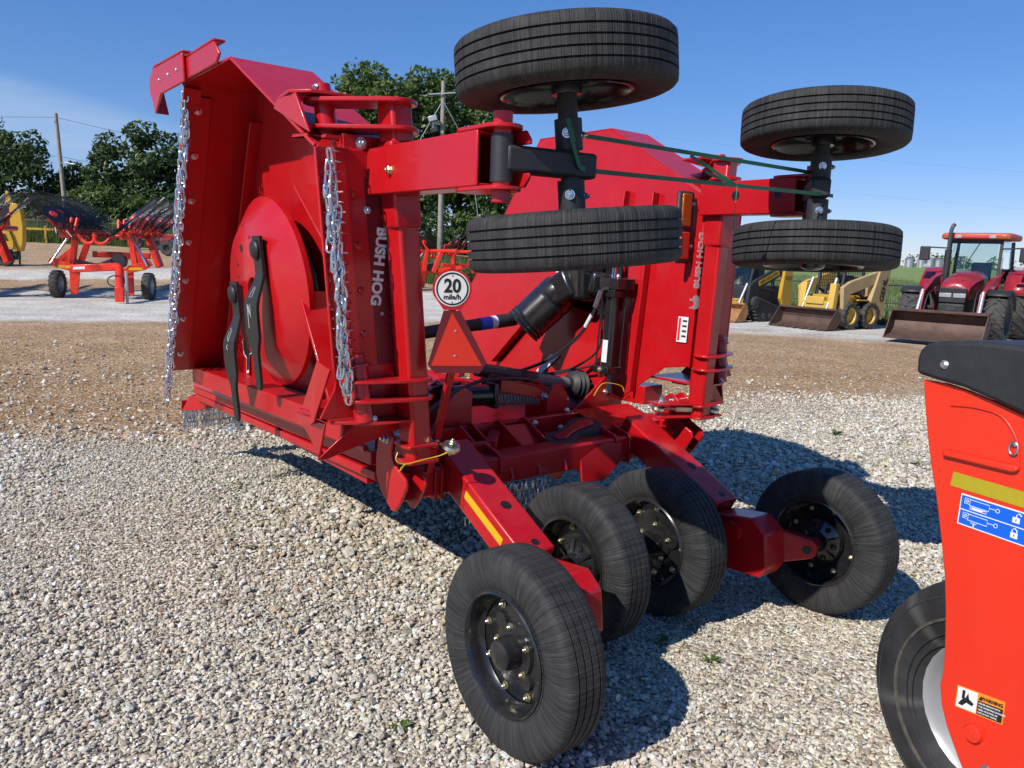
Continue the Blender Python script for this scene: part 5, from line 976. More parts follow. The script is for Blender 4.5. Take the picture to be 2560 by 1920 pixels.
# ================================================================== OTHER MACHINES
def wheel_set(parent, c, ax, R, W, rr_, tyre_m, rim_m, lug=0, name='wheel', lugh=.03, chev=True, n=40, seg=None):
    """generic wheel: tyre with optional bar lugs, dished rim; ax points outwards"""
    m = frame(c, ax) @ Matrix.Rotation(-pi/2, 4, 'Y')
    if (m.to_3x3() @ V((1, 0, 0))).dot(V(ax)) < 0: m = frame(c, ax) @ Matrix.Rotation(pi/2, 4, 'Y')
    h = W/2; b = MB()
    b.lathe([(rr_, h*.65), (rr_+(R-rr_)*.15, h*.9), (rr_+(R-rr_)*.5, h), (R-(R-rr_)*.2, h*.95), (R-.02*R, h*.75), (R, h*.4), (R, -h*.4), (R-.02*R, -h*.75), (R-(R-rr_)*.2, -h*.95), (rr_+(R-rr_)*.5, -h), (rr_+(R-rr_)*.15, -h*.9), (rr_, -h*.65)], ax=(1, 0, 0), n=n)
    for k in range(lug):
        for s in(-1, 1):
            a = 2*pi*(k+(.5 if s > 0 and chev else 0))/lug; da = .55*2*pi/lug*1.6 if chev else .12
            p = V((s*h*.04 if chev else s*h*.08, R*cos(a), R*sin(a))); q = V((s*h*.98, (R-.03*R)*cos(a+da), (R-.03*R)*sin(a+da)))
            b.bar(p+p.normalized()*0, q, R*.075, lugh*2, V((0, p.y, p.z)))
    o = part(name, b, tyre_m, parent, smooth=True, mtx=m)
    b = MB(); b.lathe([(rr_*1.02, h*.72), (rr_*.95, h*.6), (rr_*.86, h*.15), (rr_*.4, h*.05), (rr_*.36, h*.25), (0, h*.28)], ax=(1, 0, 0), n=28); b.lathe([(rr_*1.02, -h*.72), (rr_*.95, -h*.6), (rr_*.86, -h*.0), (0, -h*.02)], ax=(1, 0, 0), n=28)
    part('rim', b, rim_m, o, smooth=True); return o
def bx(name, lo, hi, m, par, bevel=.0): b = MB(); b.box(lo, hi); return part(name, b, m, par, bevel=bevel)
def br(name, p, q, w, h, m, par, bevel=0, **k): b = MB(); b.bar(p, q, w, h, **k); return part(name, b, m, par, bevel=bevel)
def tb(name, pts, r, m, par, n=10): b = MB(); b.tube(pts, r, n); return part(name, b, m, par, smooth=True)
def pl(name, pts, off, m, par, bevel=0): b = MB(); b.plate(pts, off); return part(name, b, m, par, bevel=bevel)
# ---- orange-red mower frame at the right edge of the picture (x along the panel, y into it)
ang = atan2(-.914, .405)
T = thing('disc_mower', 'bright orange red machine panel with black cap at the right edge', 'mower', rz(ang, (1.126, 2.1, 0)))
# local: x to the right and towards the viewer, y = world (.914,.405)
left = [(.008, 1.469), (.018, 1.42), (.029, 1.369), (.044, 1.31), (.061, 1.247), (.085, 1.175), (.104, 1.11), (.122, 1.043), (.143, .96), (.160, .86), (.172, .759), (.176, .70), (.173, .651), (.185, .60), (.208, .549), (.252, .481), (.30, .42), (.36, .36)]
right = [(.95, .36), (.95, 1.25), (.70, 1.30), (.52, 1.36), (.40, 1.398), (.30, 1.425), (.215, 1.446), (.14, 1.462), (.08, 1.470)]
pan_ = pl('side_panel', [(x, 0, z) for x, z in left+right], (0, .012, 0), ORG, T, .003)
bx('frame_flange', (.90, .0125, .36), (.95, .16, 1.2), ORG, T, .004)
top = [(-.002, 1.485), (-.004, 1.53), (.002, 1.552), (.016, 1.568), (.05, 1.580), (.108, 1.588), (.20, 1.594), (.266, 1.594), (.40, 1.585), (.60, 1.54), (.95, 1.44)]
bot = [(.95, 1.30), (.60, 1.345), (.40, 1.402), (.289, 1.434), (.215, 1.452), (.137, 1.470), (.06, 1.477)]
pl('cover_cap', [(x, -.022, z) for x, z in top+bot], (0, .26, 0), BLKM, T, .012)
bolt((.082, -.0225, 1.522), (0, -1, 0), .0125, T, stub=False)
# pressed recess: proud lower lip and shallow rim
b = MB(); b.tube(smoothpath([(.10, -.002, 1.415), (.17, -.002, 1.422), (.24, -.002, 1.412), (.285, -.002, 1.36), (.296, -.002, 1.30)], 5), .0028, 6); part('panel_crease', b, ORG, T, smooth=True)
pl('panel_lip', [(.101, 0, 1.277), (.099, 0, 1.296), (.30, 0, 1.302), (.302, 0, 1.290), (.288, 0, 1.283)], (0, -.014, 0), ORG, T, .005)
b = MB(); b.tube([(.281+.011*cos(t), -.006, 1.342+.016*sin(t)) for t in [2*pi*k/14 for k in range(15)]], .0026, 6); part('lock_ring', b, ZINC, T, smooth=True); b = MB(); b.lathe([(.008, 0), (.006, .006), (0, .008)], o=(.281, 0, 1.352), ax=(0, -1, 0), n=10); part('lock_knob', b, ZINC, T)
pl('reflective_tape', [(.131, -.0005, 1.242), (.36, -.0005, 1.242), (.36, -.0005, 1.203), (.127, -.0005, 1.203)], (0, -.0008, 0), OLIVE, T)
dc = pl('instruction_decal', [(.1615, -.0005, 1.192), (.352, -.0005, 1.192), (.352, -.0005, 1.109), (.160, -.0005, 1.109)], (0, -.0008, 0), WHITE, T)
for z0, z1 in((1.1525, 1.1885), (1.1125, 1.1495)): pl('decal_field', [(.1645, -.0014, z1), (.349, -.0014, z1), (.349, -.0014, z0), (.1635, -.0014, z0)], (0, -.0005, 0), BLUE, dc)
def ink(pts, m=WHITE, r=.0009, par=dc, y=-.0021): b = MB(); b.tube([(x, y, z) for x, z in pts], r, 4); part('decal_print', b, m, par)
def rect(x0, z0, x1, z1): return [(x0, z0), (x1, z0), (x1, z1), (x0, z1), (x0, z0)]
for oz, lock in((0, 0), (-.039, 1)):
    ink(rect(.188, 1.166+oz, .240, 1.182+oz)); ink(rect(.174, 1.169+oz, .188, 1.183+oz)); ink([(.181+.003*cos(t), 1.176+oz+.003*sin(t)) for t in [k*.7 for k in range(10)]]); ink([(.240, 1.175+oz), (.258, 1.175+oz)]); ink([(.262+.005*cos(t), 1.175+oz+.005*sin(t)) for t in [k*.65 for k in range(11)]])
    if lock: ink([(.205, 1.123), (.205, 1.112)], r=.0018); ink(rect(.198, 1.122, .212, 1.127))
    else: ink([(.196, 1.160), (.225, 1.160)], r=.0018); ink(rect(.19, 1.1575, .235, 1.163))
    cx_ = .310; z = 1.160+oz; pl('decal_print', [(cx_-.009, -.0020, z), (cx_+.009, -.0020, z), (cx_+.009, -.0020, z+.014), (cx_-.009, -.0020, z+.014)], (0, -.0004, 0), WHITE, dc)
    ink([(cx_-.006+(.006 if not lock else 0), z+.013), (cx_-.006+(.006 if not lock else 0), z+.020), (cx_+(.006 if not lock else 0), z+.025), (cx_+.006+(.006 if not lock else 0), z+.020)]+([(cx_+.006, z+.013)] if lock else []), r=.0014)
    pl('decal_print', [(cx_-.0012, -.0025, z+.004), (cx_+.0012, -.0025, z+.004), (cx_+.0012, -.0025, z+.010), (cx_-.0012, -.0025, z+.010)], (0, -.0003, 0), BLUE, dc)
# warning sticker
def W2(x, z): return (.223+x+0*z, -.0005, .619+z+x*.18)
def wq(x0, z0, x1, z1, y): return [V(W2(x0, z0))+V((0, y, 0)), V(W2(x1, z0))+V((0, y, 0)), V(W2(x1, z1))+V((0, y, 0)), V(W2(x0, z1))+V((0, y, 0))]
ws = pl('warning_sticker', wq(0, 0, .127, .062, 0), (0, -.0008, 0), DORG, T)
pl('sticker_field', wq(.003, .003, .057, .059, -.0009), (0, -.0005, 0), WHITE, ws); pl('sticker_field', wq(.059, .003, .124, .040, -.0009), (0, -.0005, 0), BLACKV, ws)
pl('sticker_print', wq(.016, .030, .024, .054, -.0016), (0, -.0004, 0), BLACKV, ws); pl('sticker_print', [V(W2(x, z))+V((0, -.0016, 0)) for x, z in((.008, .012), (.02, .010), (.030, .022), (.046, .018), (.050, .026), (.036, .034), (.032, .050), (.027, .036), (.016, .026))], (0, -.0004, 0), BLACKV, ws)
tmx = lambda x, z, y=-.0018: basis(tuple(V(W2(x, z))+V((0, y, 0))), tuple(V((1, 0, .18)).normalized()), tuple(V((-.18, 0, 1)).normalized()), (0, -1, 0))
text('WARNING', .0125, tmx(.095, .049), BLACKV, ws, bold=.0003, sx=.95); pl('sticker_print', [V(W2(x, z))+V((0, -.0016, 0)) for x, z in((.060, .043), (.070, .043), (.065, .053))], (0, -.0004, 0), BLACKV, ws)
for k, s_ in enumerate(('NEVER REACH INTO', 'THE CRUSHING DANGER', 'AREA AS LONG AS', 'PARTS MAY MOVE.')): text(s_, .0062, tmx(.062, .034-.0085*k), WHITE, ws, align='LEFT')
b = MB(); b.lathe([(.024, 0), (.024, .010), (.021, .014), (0, .015)], o=(.284, 0, .578), ax=(0, -1, 0), n=26); part('boss_cap', b, ORG, T, smooth=True)
bolt((.325, -.0, .50), (0, -1, 0), .013, T, stub=False)
wheel_set(T, (.085, .47, .41), (0, -1, 0), .42, .26, .225, RUBS, RIMG, n=64)
SCUFF = mat('scuffed_rubber', (.075, .066, .052), .85, var=.5, vscale=30, dust=.5, dustcol=(.03, .03, .03))
RAISED = mat('raised_rubber', (.032, .032, .033), .6, var=.2, vscale=30)
for r0_, r1_, m_, h_ in((.300, .312, SCUFF, .131), (.262, .2645, RAISED, .1295), (.372, .376, RAISED, .126), (.243, .246, RAISED, .126)):
    b = MB(); b.lathe([(r0_, .126), (r0_+.002, h_+.001), (r1_-.002, h_+.001), (r1_, .126)], o=(.085, .47, .41), ax=(0, -1, 0), n=72); part('sidewall_ring', b, m_, T, smooth=True)
tb('axle', [(.085, .45, .41), (.085, .9, .41)], .05, ORG, T); br('frame_beam', (.5, .1, 1.1), (.5, 1.4, 1.0), .2, .2, ORG, T, .01)
# ---- hay rakes
def rake_wheel(par, c, n_, R, seed):
    rr = random.Random(seed); n_ = V(n_).normalized(); m = frame(c, n_)
    b = MB(); b.tube([(R*.62*cos(2*pi*k/26), R*.62*sin(2*pi*k/26), 0) for k in range(27)], .012, 4, caps=False)
    b.lathe([(0, .02), (R*.34, .015), (R*.34, .0), (0, -.02)], ax=(0, 0, 1), n=18)
    for k in range(56):
        a = 2*pi*k/56+rr.uniform(-.02, .02); pts = [(R*f*cos(a+d), R*f*sin(a+d), z) for f, d, z in((.3, 0, 0), (.62, .02, .01), (.85, .05, .0), (1.0, .22, -.06))]
        b.tube(pts, .0075, 3, caps=False)
    o = part('rake_wheel', b, TINE, par, mtx=m)
    b = MB(); b.lathe([(0, .05), (.10, .05), (.13, .02), (.13, -.04), (0, -.05)], ax=(0, 0, 1), n=14); part('hub', b, ORG, o)
    for k in range(2):
        a = rr.uniform(0, 6.28); b = MB(); b.tube([(R*.68*cos(a), R*.68*sin(a), .015), (R*.95*cos(a+.02), R*.95*sin(a+.02), .02)], .012, 4); part('white_tip', b, CREAM, o)
def rake(label, mtx, seed, nw=7, full=True, grp='orange hay rakes parked in a row'):
    t = thing('hay_rake', label, 'hay rake', mtx, grp)
    for s in(-1, 1): wheel_set(t, (s*1.33, .1, .42), (s, 0, 0), .43, .26, .24, RUBD, RIMG, 18, lugh=.012, chev=False)
    for s in(-1, 1):
        pl('side_leg', [(s*.93, -.05, 1.02), (s*.60, -.05, .98), (s*.72, -.05, .14), (s*.92, -.05, .10)], (0, .06, 0), ORG, t, .01)
        pl('side_plate', [(s*1.5, -.1, 1.1), (s*1.42, -.1, 1.25), (s*.8, -.1, 1.05), (s*.62, -.1, .92), (s*.72, -.1, .80), (s*1.3, -.1, .95)], (0, .08, 0), ORG, t, .01)
        pl('reflective_tape', [(s*1.22, -.105, 1.02), (s*.82, -.105, 1.0), (s*.82, -.105, .92), (s*1.22, -.105, .94)], (0, -.002, 0), YREF, t)
        br('upright', (s*.95, .3, 1.0), (s*.80, .35, 2.15), .24, .2, ORG, t, .02); br('upright', (s*1.25, 1.8, 1.0), (s*.9, 1.9, 2.0), .22, .2, ORG, t, .02)
        pl('gusset', [(s*1.45, .2, 1.1), (s*.85, .2, 1.65), (s*.85, .2, 1.1)], (0, .05, 0), ORG, t, .01)
        tb('strut', [(s*1.4, -.2, 1.05), (s*.82, .15, 2.1)], .035, ZINC, t)
        # folded bank of finger wheels
        for k in range(nw):
            y = -.5+k*.62; cx_ = s*(1.12+.04*k); z = 2.52+.07*(k % 2)
            rake_wheel(t, (cx_, y, z), (-s*.60, -.30-.05*(k % 3), .72), 1.02, seed+k+(50 if s > 0 else 0))
            tb('wheel_arm', smoothpath([(s*.55, y+.2, 1.95), (s*.95, y+.1, 2.05), (s*1.25, y, 2.45), (cx_, y, z+.03)], 4), .055, ORG, t)
        tb('bank_tube', [(s*.75, -.6, 2.05), (s*.8, 3.3, 2.1)], .09, ORG, t); bx('valve_block', (s*.85-.14, -.5, 1.85), (s*.85+.14, -.2, 2.08), ORG, t, .02)
        for dx in(-.16, 0, .16): tb('lift_cylinder', [(s*.8+dx, -.35, 1.95), (s*.75+dx, -.1, 2.45)], .05, ORG, t)
        tb('hook_tube', smoothpath([(s*.5, -.4, 1.95), (s*.25, -.5, 1.72), (s*.05, -.5, 1.75), (-s*.02, -.5, 2.0)], 5), .055, ORG, t)
    br('cross_beam', (-.75, -.35, .92), (.62, -.45, 1.03), .2, .24, ORG, t, .03); br('cross_beam', (-.9, 2.0, 1.35), (.9, 2.0, 1.35), .16, .2, ORG, t, .03); br('spine', (.0, -.2, 1.0), (.0, 2.6, 1.3), .2, .2, ORG, t, .03)
    pl('brand_stripe', [(-.66, -.478, .90), (-.02, -.478, .955), (-.02, -.478, 1.035), (-.66, -.478, .98)], (0, -.003, 0), WHITE, t)
    tb('tongue', smoothpath([(.45, -.4, 1.02), (.68, -.6, .98), (.86, -1.2, .65), (1.05, -1.8, .28)], 5), .125, ORG, t, 12)
    bx('hitch_plate', (.95, -1.98, .05), (1.18, -1.85, .48), ORG, t, .01); tb('stand_leg', [(1.22, -1.75, 0), (1.22, -1.75, .95)], .04, GALV, t)
    b = MB(); b.tube([(.78+.24*cos(a_), -1.25, .62+.24*sin(a_)*.7) for a_ in [2*pi*k/20 for k in range(21)]], .02, 5); part('hose', b, BLKM, t)
    tb('drum', [(.45, .1, 1.18), (.45, .35, 1.18)], .22, BLKM, t, 20); tb('cylinder', [(-.75, .0, 1.15), (-.1, .1, 1.02)], .06, BLK, t)
    return t
rake('orange hay rake with folded black finger wheels left of the red mower', rz(.18, (-12.94, 24.2, 0)), 100)
rake('orange hay rake cut off by the left edge of the picture', rz(.12, (-17.35, 23.0, 0)), 200, 5)
rake('faded orange hay rake glimpsed behind the speed sign', rz(-2.5, (-3.35, 32.6, hgt(-3.35, 32.6))) @ Matrix.Scale(.78, 4), 300, 3)
# ---- yellow machine behind the left rakes
t = thing('forage_machine', 'tall yellow machine with a curved guard behind the left rakes', 'farm machine', rz(.2, (-21.75, 33.5, hgt(-21.75, 33.5))) @ Matrix.Scale(.80, 4))
pl('curved_guard', [(.1, 0, .9), (.0, 0, 1.6), (-.02, 0, 3.1), (.12, 0, 3.35), (.36, 0, 3.35), (.52, 0, 3.0), (.60, 0, 2.2), (.55, 0, 1.3), (.42, 0, .8)], (0, .5, 0), YELD, t, .03); pl('guard_back', [(-.5, .1, 1.9), (-.5, .1, 3.25), (0, .1, 3.3), (0, .1, 1.9)], (0, .3, 0), STEEL, t, .02)
pl('top_hook', [(-.2, .1, 3.3), (-.2, .1, 3.9), (-.1, .1, 4.0), (.0, .1, 3.85), (.1, .1, 3.35)], (0, .2, 0), YELD, t, .02); bx('side_box', (-.62, -.1, 1.7), (-.02, .3, 2.0), YELD, t, .03); br('beam', (-2.6, 0, 1.12), (.15, 0, 1.15), .4, .36, YELD, t, .02); br('upright', (-.15, -.1, 1.9), (.2, -.05, .8), .16, .2, YELD, t, .02)
bx('undercarriage', (-2.2, .0, .35), (.2, .6, .9), BLKM, t, .03); tb('leg', [(.3, .1, .1), (.3, .1, .8)], .05, BLKM, t)
for x in(-1.6, -.3): wheel_set(t, (x, -.05, .4), (0, -1, 0), .4, .25, .2, RUBD, STEEL, 0)
# ---- small implements along the far edge
t = thing('tillage_tool', 'small blue implement with black wheels by the far grass', 'implement', rz(.1, (-21.0, 45.0, hgt(-21, 45))))
br('frame', (-1.2, 0, .95), (1.0, 0, .75), .2, .14, BLUEM, t, .02); br('frame', (-1.0, .6, .6), (1.2, .6, .6), .2, .16, BLUEM, t, .02); pl('hitch', [(.0, 0, .9), (-.15, 0, 1.7), (.1, 0, 1.5), (.35, 0, 1.65), (.5, 0, .9)], (0, .1, 0), BLUEM, t, .02)
for x in(-.8, .35, 1.3): wheel_set(t, (x, -.3, .32), (0, -1, 0), .32, .18, .15, RUBD, STEEL, 0)
t = thing('drag_harrow', 'green and yellow low implement behind the left rake', 'implement', rz(.2, (-27, 47.2, hgt(-27, 47.2))))
br('bar', (-3, 0, .8), (1.2, 0, .8), .12, .12, YELD, t); br('bar', (-.6, .3, .75), (2.0, .2, 1.1), .2, .25, GREENM, t, .03); pl('hood', [(-.2, 0, .9), (.2, 0, 1.7), (1.1, 0, 1.9), (1.7, 0, 1.2), (1.4, 0, .8)], (0, .5, 0), GREENM, t, .03)
for x in(-2.9, -1.4, -.1, 1.1): br('post', (x, 0, 0), (x, 0, 1.0), .1, .1, YELD if x < 0 else GREENM, t)
t = thing('hay_rake', 'small red rake far behind the nearer orange rake', 'hay rake', rz(.0, (-17.6, 41.5, hgt(-17.6, 41.5))), 'red implements at the far edge')
br('frame', (-2, 0, 1.0), (2, 0, 1.1), .16, .16, TRED, t, .02); br('frame', (-1.6, .5, .8), (1.6, .4, 1.3), .14, .14, TRED, t, .02)
for x in(-.9, -.2, .9, 1.5): wheel_set(t, (x, -.3, .38), (0, -1, 0), .38, .2, .16, RUBD, STEEL, 0)
for x in(-1.4, -.4, .6): tb('arm', smoothpath([(x, 0, 1.0), (x+.2, 0, 1.5), (x+.6, 0, 1.4)], 4), .05, TRED, t)
# ---- loader bucket shared by the three loaders (x = width, y = backwards, z up)
def bucket(par, w, d, h, tilt, org, m, teeth=0):
    prof = [(0, 0), (d*.62, -.0), (d*.88, h*.18), (d, h*.5), (d*.93, h*.86), (d*.72, h), (d*.70, h*.97), (d*.88, h*.83), (d*.945, h*.5), (d*.84, h*.21), (d*.60, .03), (0, .022)]
    R_ = Matrix.Translation(org) @ Matrix.Rotation(tilt, 4, 'X')
    b = MB(); b.plate([R_ @ V((-w/2, y, z)) for y, z in prof], R_.to_3x3() @ V((w, 0, 0))); o = part('bucket', b, m, par, bevel=.004)
    side = [(0, 0), (d*.62, 0), (d*.88, h*.18), (d, h*.5), (d*.93, h*.86), (d*.72, h), (d*.5, h*.72), (d*.12, h*.12)]
    for s in(-1, 1):
        b = MB(); b.plate([R_ @ V((s*(w/2+.001), y, z)) for y, z in side], R_.to_3x3() @ V((s*.02, 0, 0))); part('bucket_side', b, m, o)
    b = MB(); b.box((-w/2-.02, d*.66, h-.02), (w/2+.02, d*.80, h+.03)); b.v = [tuple(R_ @ V(p)) for p in b.v]; part('bucket_lip', b, m, o, bevel=.006)
    for k in range(teeth):
        x = -w/2+w*(k+.5)/teeth; b = MB(); b.plate([R_ @ V((x-.03, -.10, -.01)), R_ @ V((x+.03, -.10, -.01)), R_ @ V((x+.05, .12, .026)), R_ @ V((x-.05, .12, .026))], R_.to_3x3() @ V((0, 0, .025))); part('bucket_tooth', b, m, o)
    return o
# ---- red tractor (local: y = backwards from the front axle, x = its left)
def heading(F, loc): # local -y = F
    F = V((F[0], F[1], 0)).normalized(); y = -F; x = V((y.y, -y.x, 0)); return basis(loc, x, y, (0, 0, 1))
t = thing('tractor', 'red tractor with cab and front loader bucket at the right edge', 'tractor', heading((-.66, -.75), (11.62, 20.45, 0)) @ Matrix.Scale(1.03, 4))
for s in(-1, 1):
    wheel_set(t, (s*.98, 0, .64), (s, 0, 0), .62, .46, .36, RUBD, DGREY, 15, 'front_wheel', .035); wheel_set(t, (s*1.0, 2.65, .90), (s, 0, 0), .88, .56, .5, RUBD, DGREY, 18, 'rear_wheel', .045)
    b = MB(); b.sheet([[(s*(.74+.5*q), .0-.72*cos(a), .64+.72*sin(a)) for q in(0, .5, 1)] for a in [pi*(.30+.6*k/8) for k in range(9)]]); part('front_fender', b, BLKM, t, smooth=True).modifiers.new('thick', 'SOLIDIFY').thickness = .02
    b = MB(); b.sheet([[(s*(.72+.62*q), 2.65-.98*cos(a), .9+1.0*sin(a)) for q in(0, .5, 1)] for a in [pi*(.10+.6*k/8) for k in range(9)]]); part('rear_fender', b, TRED, t, smooth=True).modifiers.new('thick', 'SOLIDIFY').thickness = .03
    tb('axle', [(s*.2, 0, .62), (s*.8, 0, .64)], .11, BLKM, t)
    # loader arms
    pl('loader_arm', [(s*.62, -.75, .62), (s*.62, -.52, 1.25), (s*.62, .45, 1.62), (s*.62, 1.25, 1.72), (s*.62, 1.25, 1.50), (s*.62, .50, 1.36), (s*.62, -.32, 1.02), (s*.62, -.60, .52)], (s*.11, 0, 0), TRED, t, .012)
    br('loader_post', (s*.66, 1.1, .7), (s*.66, 1.15, 1.62), .14, .3, TRED, t, .02); tb('loader_cylinder', [(s*.70, -.85, .55), (s*.68, -.45, 1.28)], .05, GALV, t); tb('loader_cylinder', [(s*.66, 1.0, .85), (s*.66, .2, 1.35)], .05, BLKM, t)
    br('bucket_link', (s*.66, -.75, .70), (s*.66, -1.15, .35), .1, .14, TRED, t, .01)
hood = [(-.32, 1.02), (-.40, 1.15), (-.36, 1.42), (-.20, 1.58), (.20, 1.70), (1.2, 1.82), (1.2, 1.05)]
b = MB(); 
rows = []
for y, hw, zt in((-.36, .30, 1.36), (-.20, .34, 1.55), (.20, .38, 1.68), (.8, .42, 1.77), (1.25, .44, 1.82)): rows.append([(x*hw, y, zt-(abs(x)**3)*.16 if abs(x) < 1.01 else 1.05) for x in(-1.0, -.7, -.35, 0, .35, .7, 1.0)])
rows = [[(r[0][0], r[0][1], 1.08)]+r+[(r[-1][0], r[-1][1], 1.08)] for r in rows]; b.sheet(rows); part('hood', b, TRED, t, smooth=True).modifiers.new('thick', 'SOLIDIFY').thickness = .02
bx('grille', (-.31, -.42, .98), (.31, -.30, 1.36), BLKM, t, .03); bx('nose', (-.30, -.46, .58), (.30, .3, .97), BLKM, t, .04); bx('engine', (-.3, -.3, .55), (.3, 1.3, 1.1), BLKM, t, .02); bx('weight_bracket', (-.16, -.56, .50), (.16, -.44, .72), BLKM, t, .02); bx('badge', (-.10, -.468, .80), (.10, -.455, .90), DGREY, t)
for k in range(6): bx('grille_slat', (-.29, -.432, 1.245+.018*k), (.29, -.4205, 1.254+.018*k), DGREY, t)
for s in(-1, 1): tb('loader_hose', smoothpath([(s*.56, -.70, .75), (s*.54, -.50, 1.15), (s*.50, -.1, 1.30), (s*.50, .6, 1.42)], 4), .016, BLKM, t); tb('grab_rail', [(s*.66, 1.42, 1.2), (s*.70, 1.40, 1.9)], .016, BLKM, t)
tb('wiper', [(.1, 1.47, 2.55), (-.2, 1.42, 1.9)], .012, BLKM, t); br('tie_rod', (-.7, -.12, .62), (.7, -.12, .62), .05, .05, DGREY, t); tb('side_exhaust_guard', [(-.62, 1.1, 1.3), (-.62, 1.1, 1.9)], .02, DGREY, t)
for x in(-.30, .02): bx('headlight', (x, -.44, 1.12), (x+.28, -.405, 1.23), RIMG, t, .01)
# cab
cab = [(-.62, 1.35, 1.1), (.62, 1.35, 1.1), (.72, 2.75, 1.25), (-.72, 2.75, 1.25)]; ct = [(-.60, 1.50, 2.62), (.60, 1.50, 2.62), (.66, 2.70, 2.62), (-.66, 2.70, 2.62)]
for p, q in zip(cab, ct): br('cab_pillar', p, q, .075, .075, BLKM, t, .012)
for i in range(4):
    j = (i+1) % 4; b = MB(); b.plate([V(cab[i]).lerp(V(cab[j]), .06), V(cab[j]).lerp(V(cab[i]), .06), V(ct[j]).lerp(V(ct[i]), .06), V(ct[i]).lerp(V(ct[j]), .06)], (0, .006, 0) if i in(0, 2) else (.006, 0, 0)); part('cab_glass', b, GLASS, t)
br('cab_header', (-.62, 1.49, 2.58), (.62, 1.49, 2.58), .06, .10, BLKM, t)
pl('roof', [(-.76, 1.30, 2.64), (.76, 1.30, 2.64), (.86, 1.6, 2.64), (.84, 2.85, 2.64), (-.84, 2.85, 2.64), (-.86, 1.6, 2.64)], (0, 0, .17), TROOF, t, .06); pl('roof_vent', [(-.3, 1.55, 2.812), (.3, 1.55, 2.812), (.34, 2.2, 2.812), (-.34, 2.2, 2.812)], (0, 0, .008), BLKM, t)
for s in(-1, 1): bx('amber_lamp', (s*.66-.14, 1.285, 2.66), (s*.66+.14, 1.32, 2.75), AMBER, t, .01); bx('work_lamp', (s*.40-.08, 1.285, 2.665), (s*.40+.08, 1.31, 2.745), RIMG, t, .01); tb('mirror_arm', [(s*.62, 1.45, 2.4), (s*1.15, 1.35, 2.42)], .02, BLKM, t); bx('mirror', (s*1.18-.13, 1.30, 2.06), (s*1.18+.13, 1.38, 2.44), BLKM, t, .03); bx('side_lamp', (s*1.08-.1, 1.30, 1.86), (s*1.08+.1, 1.36, 1.96), RIMG, t, .01)
tb('exhaust', [(-.56, 1.15, 1.2), (-.56, 1.15, 2.35)], .085, BLKM, t, 14); tb('exhaust_pipe', smoothpath([(-.56, 1.15, 2.3), (-.56, 1.15, 2.75), (-.54, 1.18, 2.95), (-.50, 1.22, 3.02)], 4), .05, DGREY, t, 12)
bx('seat', (-.25, 2.1, 1.35), (.25, 2.55, 1.5), DGREY, t, .05); bx('seat_back', (-.25, 2.5, 1.45), (.25, 2.62, 2.05), DGREY, t, .05); bx('dash', (-.22, 1.45, 1.2), (.22, 1.75, 1.62), GREYP, t, .05); b = MB(); b.tube([(.18*cos(a), 1.85+.05*sin(a), 1.78+.17*sin(a)*.5) for a in [2*pi*k/20 for k in range(21)]], .014, 5); part('steering_wheel', b, BLKM, t); bx('cab_floor', (-.6, 1.35, 1.0), (.6, 2.8, 1.12), BLKM, t); br('chassis', (0, -.3, .7), (0, 3.0, .8), .4, .4, BLKM, t, .02); br('step', (.75, 1.4, .5), (.75, 1.9, .5), .25, .05, BLKM, t)
bucket(t, 2.08, .92, .60, .14, (0, -2.12, .10), RUST)
# ---- tan and yellow wheeled skid steer
t = thing('skid_steer', 'faded yellow wheeled skid steer loader with brown toothed bucket', 'skid steer', heading((-.83, -.55), (9.54, 23.62, 0)))
for s in(-1, 1):
    for y in(0, 1.0): wheel_set(t, (s*.72, y, .41), (s, 0, 0), .41, .30, .24, RUBD, YEL, 13, lugh=.025)
    pl('lift_arm', [(s*.66, -.35, .55), (s*.66, -.45, 1.25), (s*.66, -.1, 1.42), (s*.66, 1.15, 1.72), (s*.66, 1.75, 2.0), (s*.66, 1.80, 1.82), (s*.66, 1.1, 1.35), (s*.66, -.05, 1.05), (s*.66, -.18, .55)], (s*.12, 0, 0), TAN if s > 0 else YEL, t, .015)
    pl('rear_tower', [(s*.70, .9, .85), (s*.70, 1.35, 2.05), (s*.70, 1.85, 2.05), (s*.70, 1.60, .30), (s*.70, 1.30, .30)], (s*.14, 0, 0), TAN, t, .02)
    br('front_frame', (s*.50, -.55, .35), (s*.50, -.45, 1.35), .2, .2, YEL, t, .02); tb('tilt_cylinder', [(s*.42, -.75, .35), (s*.40, -.25, 1.5)], .05, GALV, t); tb('lift_cylinder', [(s*.60, 1.2, .8), (s*.60, .3, 1.2)], .045, BLKM, t)
    br('cage_post', (s*.42, .0, 1.0), (s*.42, .12, 1.98), .07, .07, DGREY, t); br('cage_post', (s*.42, 1.1, 1.0), (s*.42, 1.0, 1.98), .07, .07, DGREY, t); br('cage_rail', (s*.42, .1, 1.98), (s*.42, 1.0, 1.98), .07, .07, DGREY, t)
    for k in range(9): br('cage_bar', (s*.42, .12+.09*k+.05, 1.1), (s*.42, .12+.09*k+.05, 1.96), .012, .012, BLKM, t)
    for k in range(8): br('cage_bar', (s*.42, .1, 1.15+.1*k), (s*.42, 1.05, 1.15+.1*k), .012, .012, BLKM, t)
    br('fender', (s*.68, .35, .88), (s*.68, 1.3, .86), .22, .04, YEL, t)
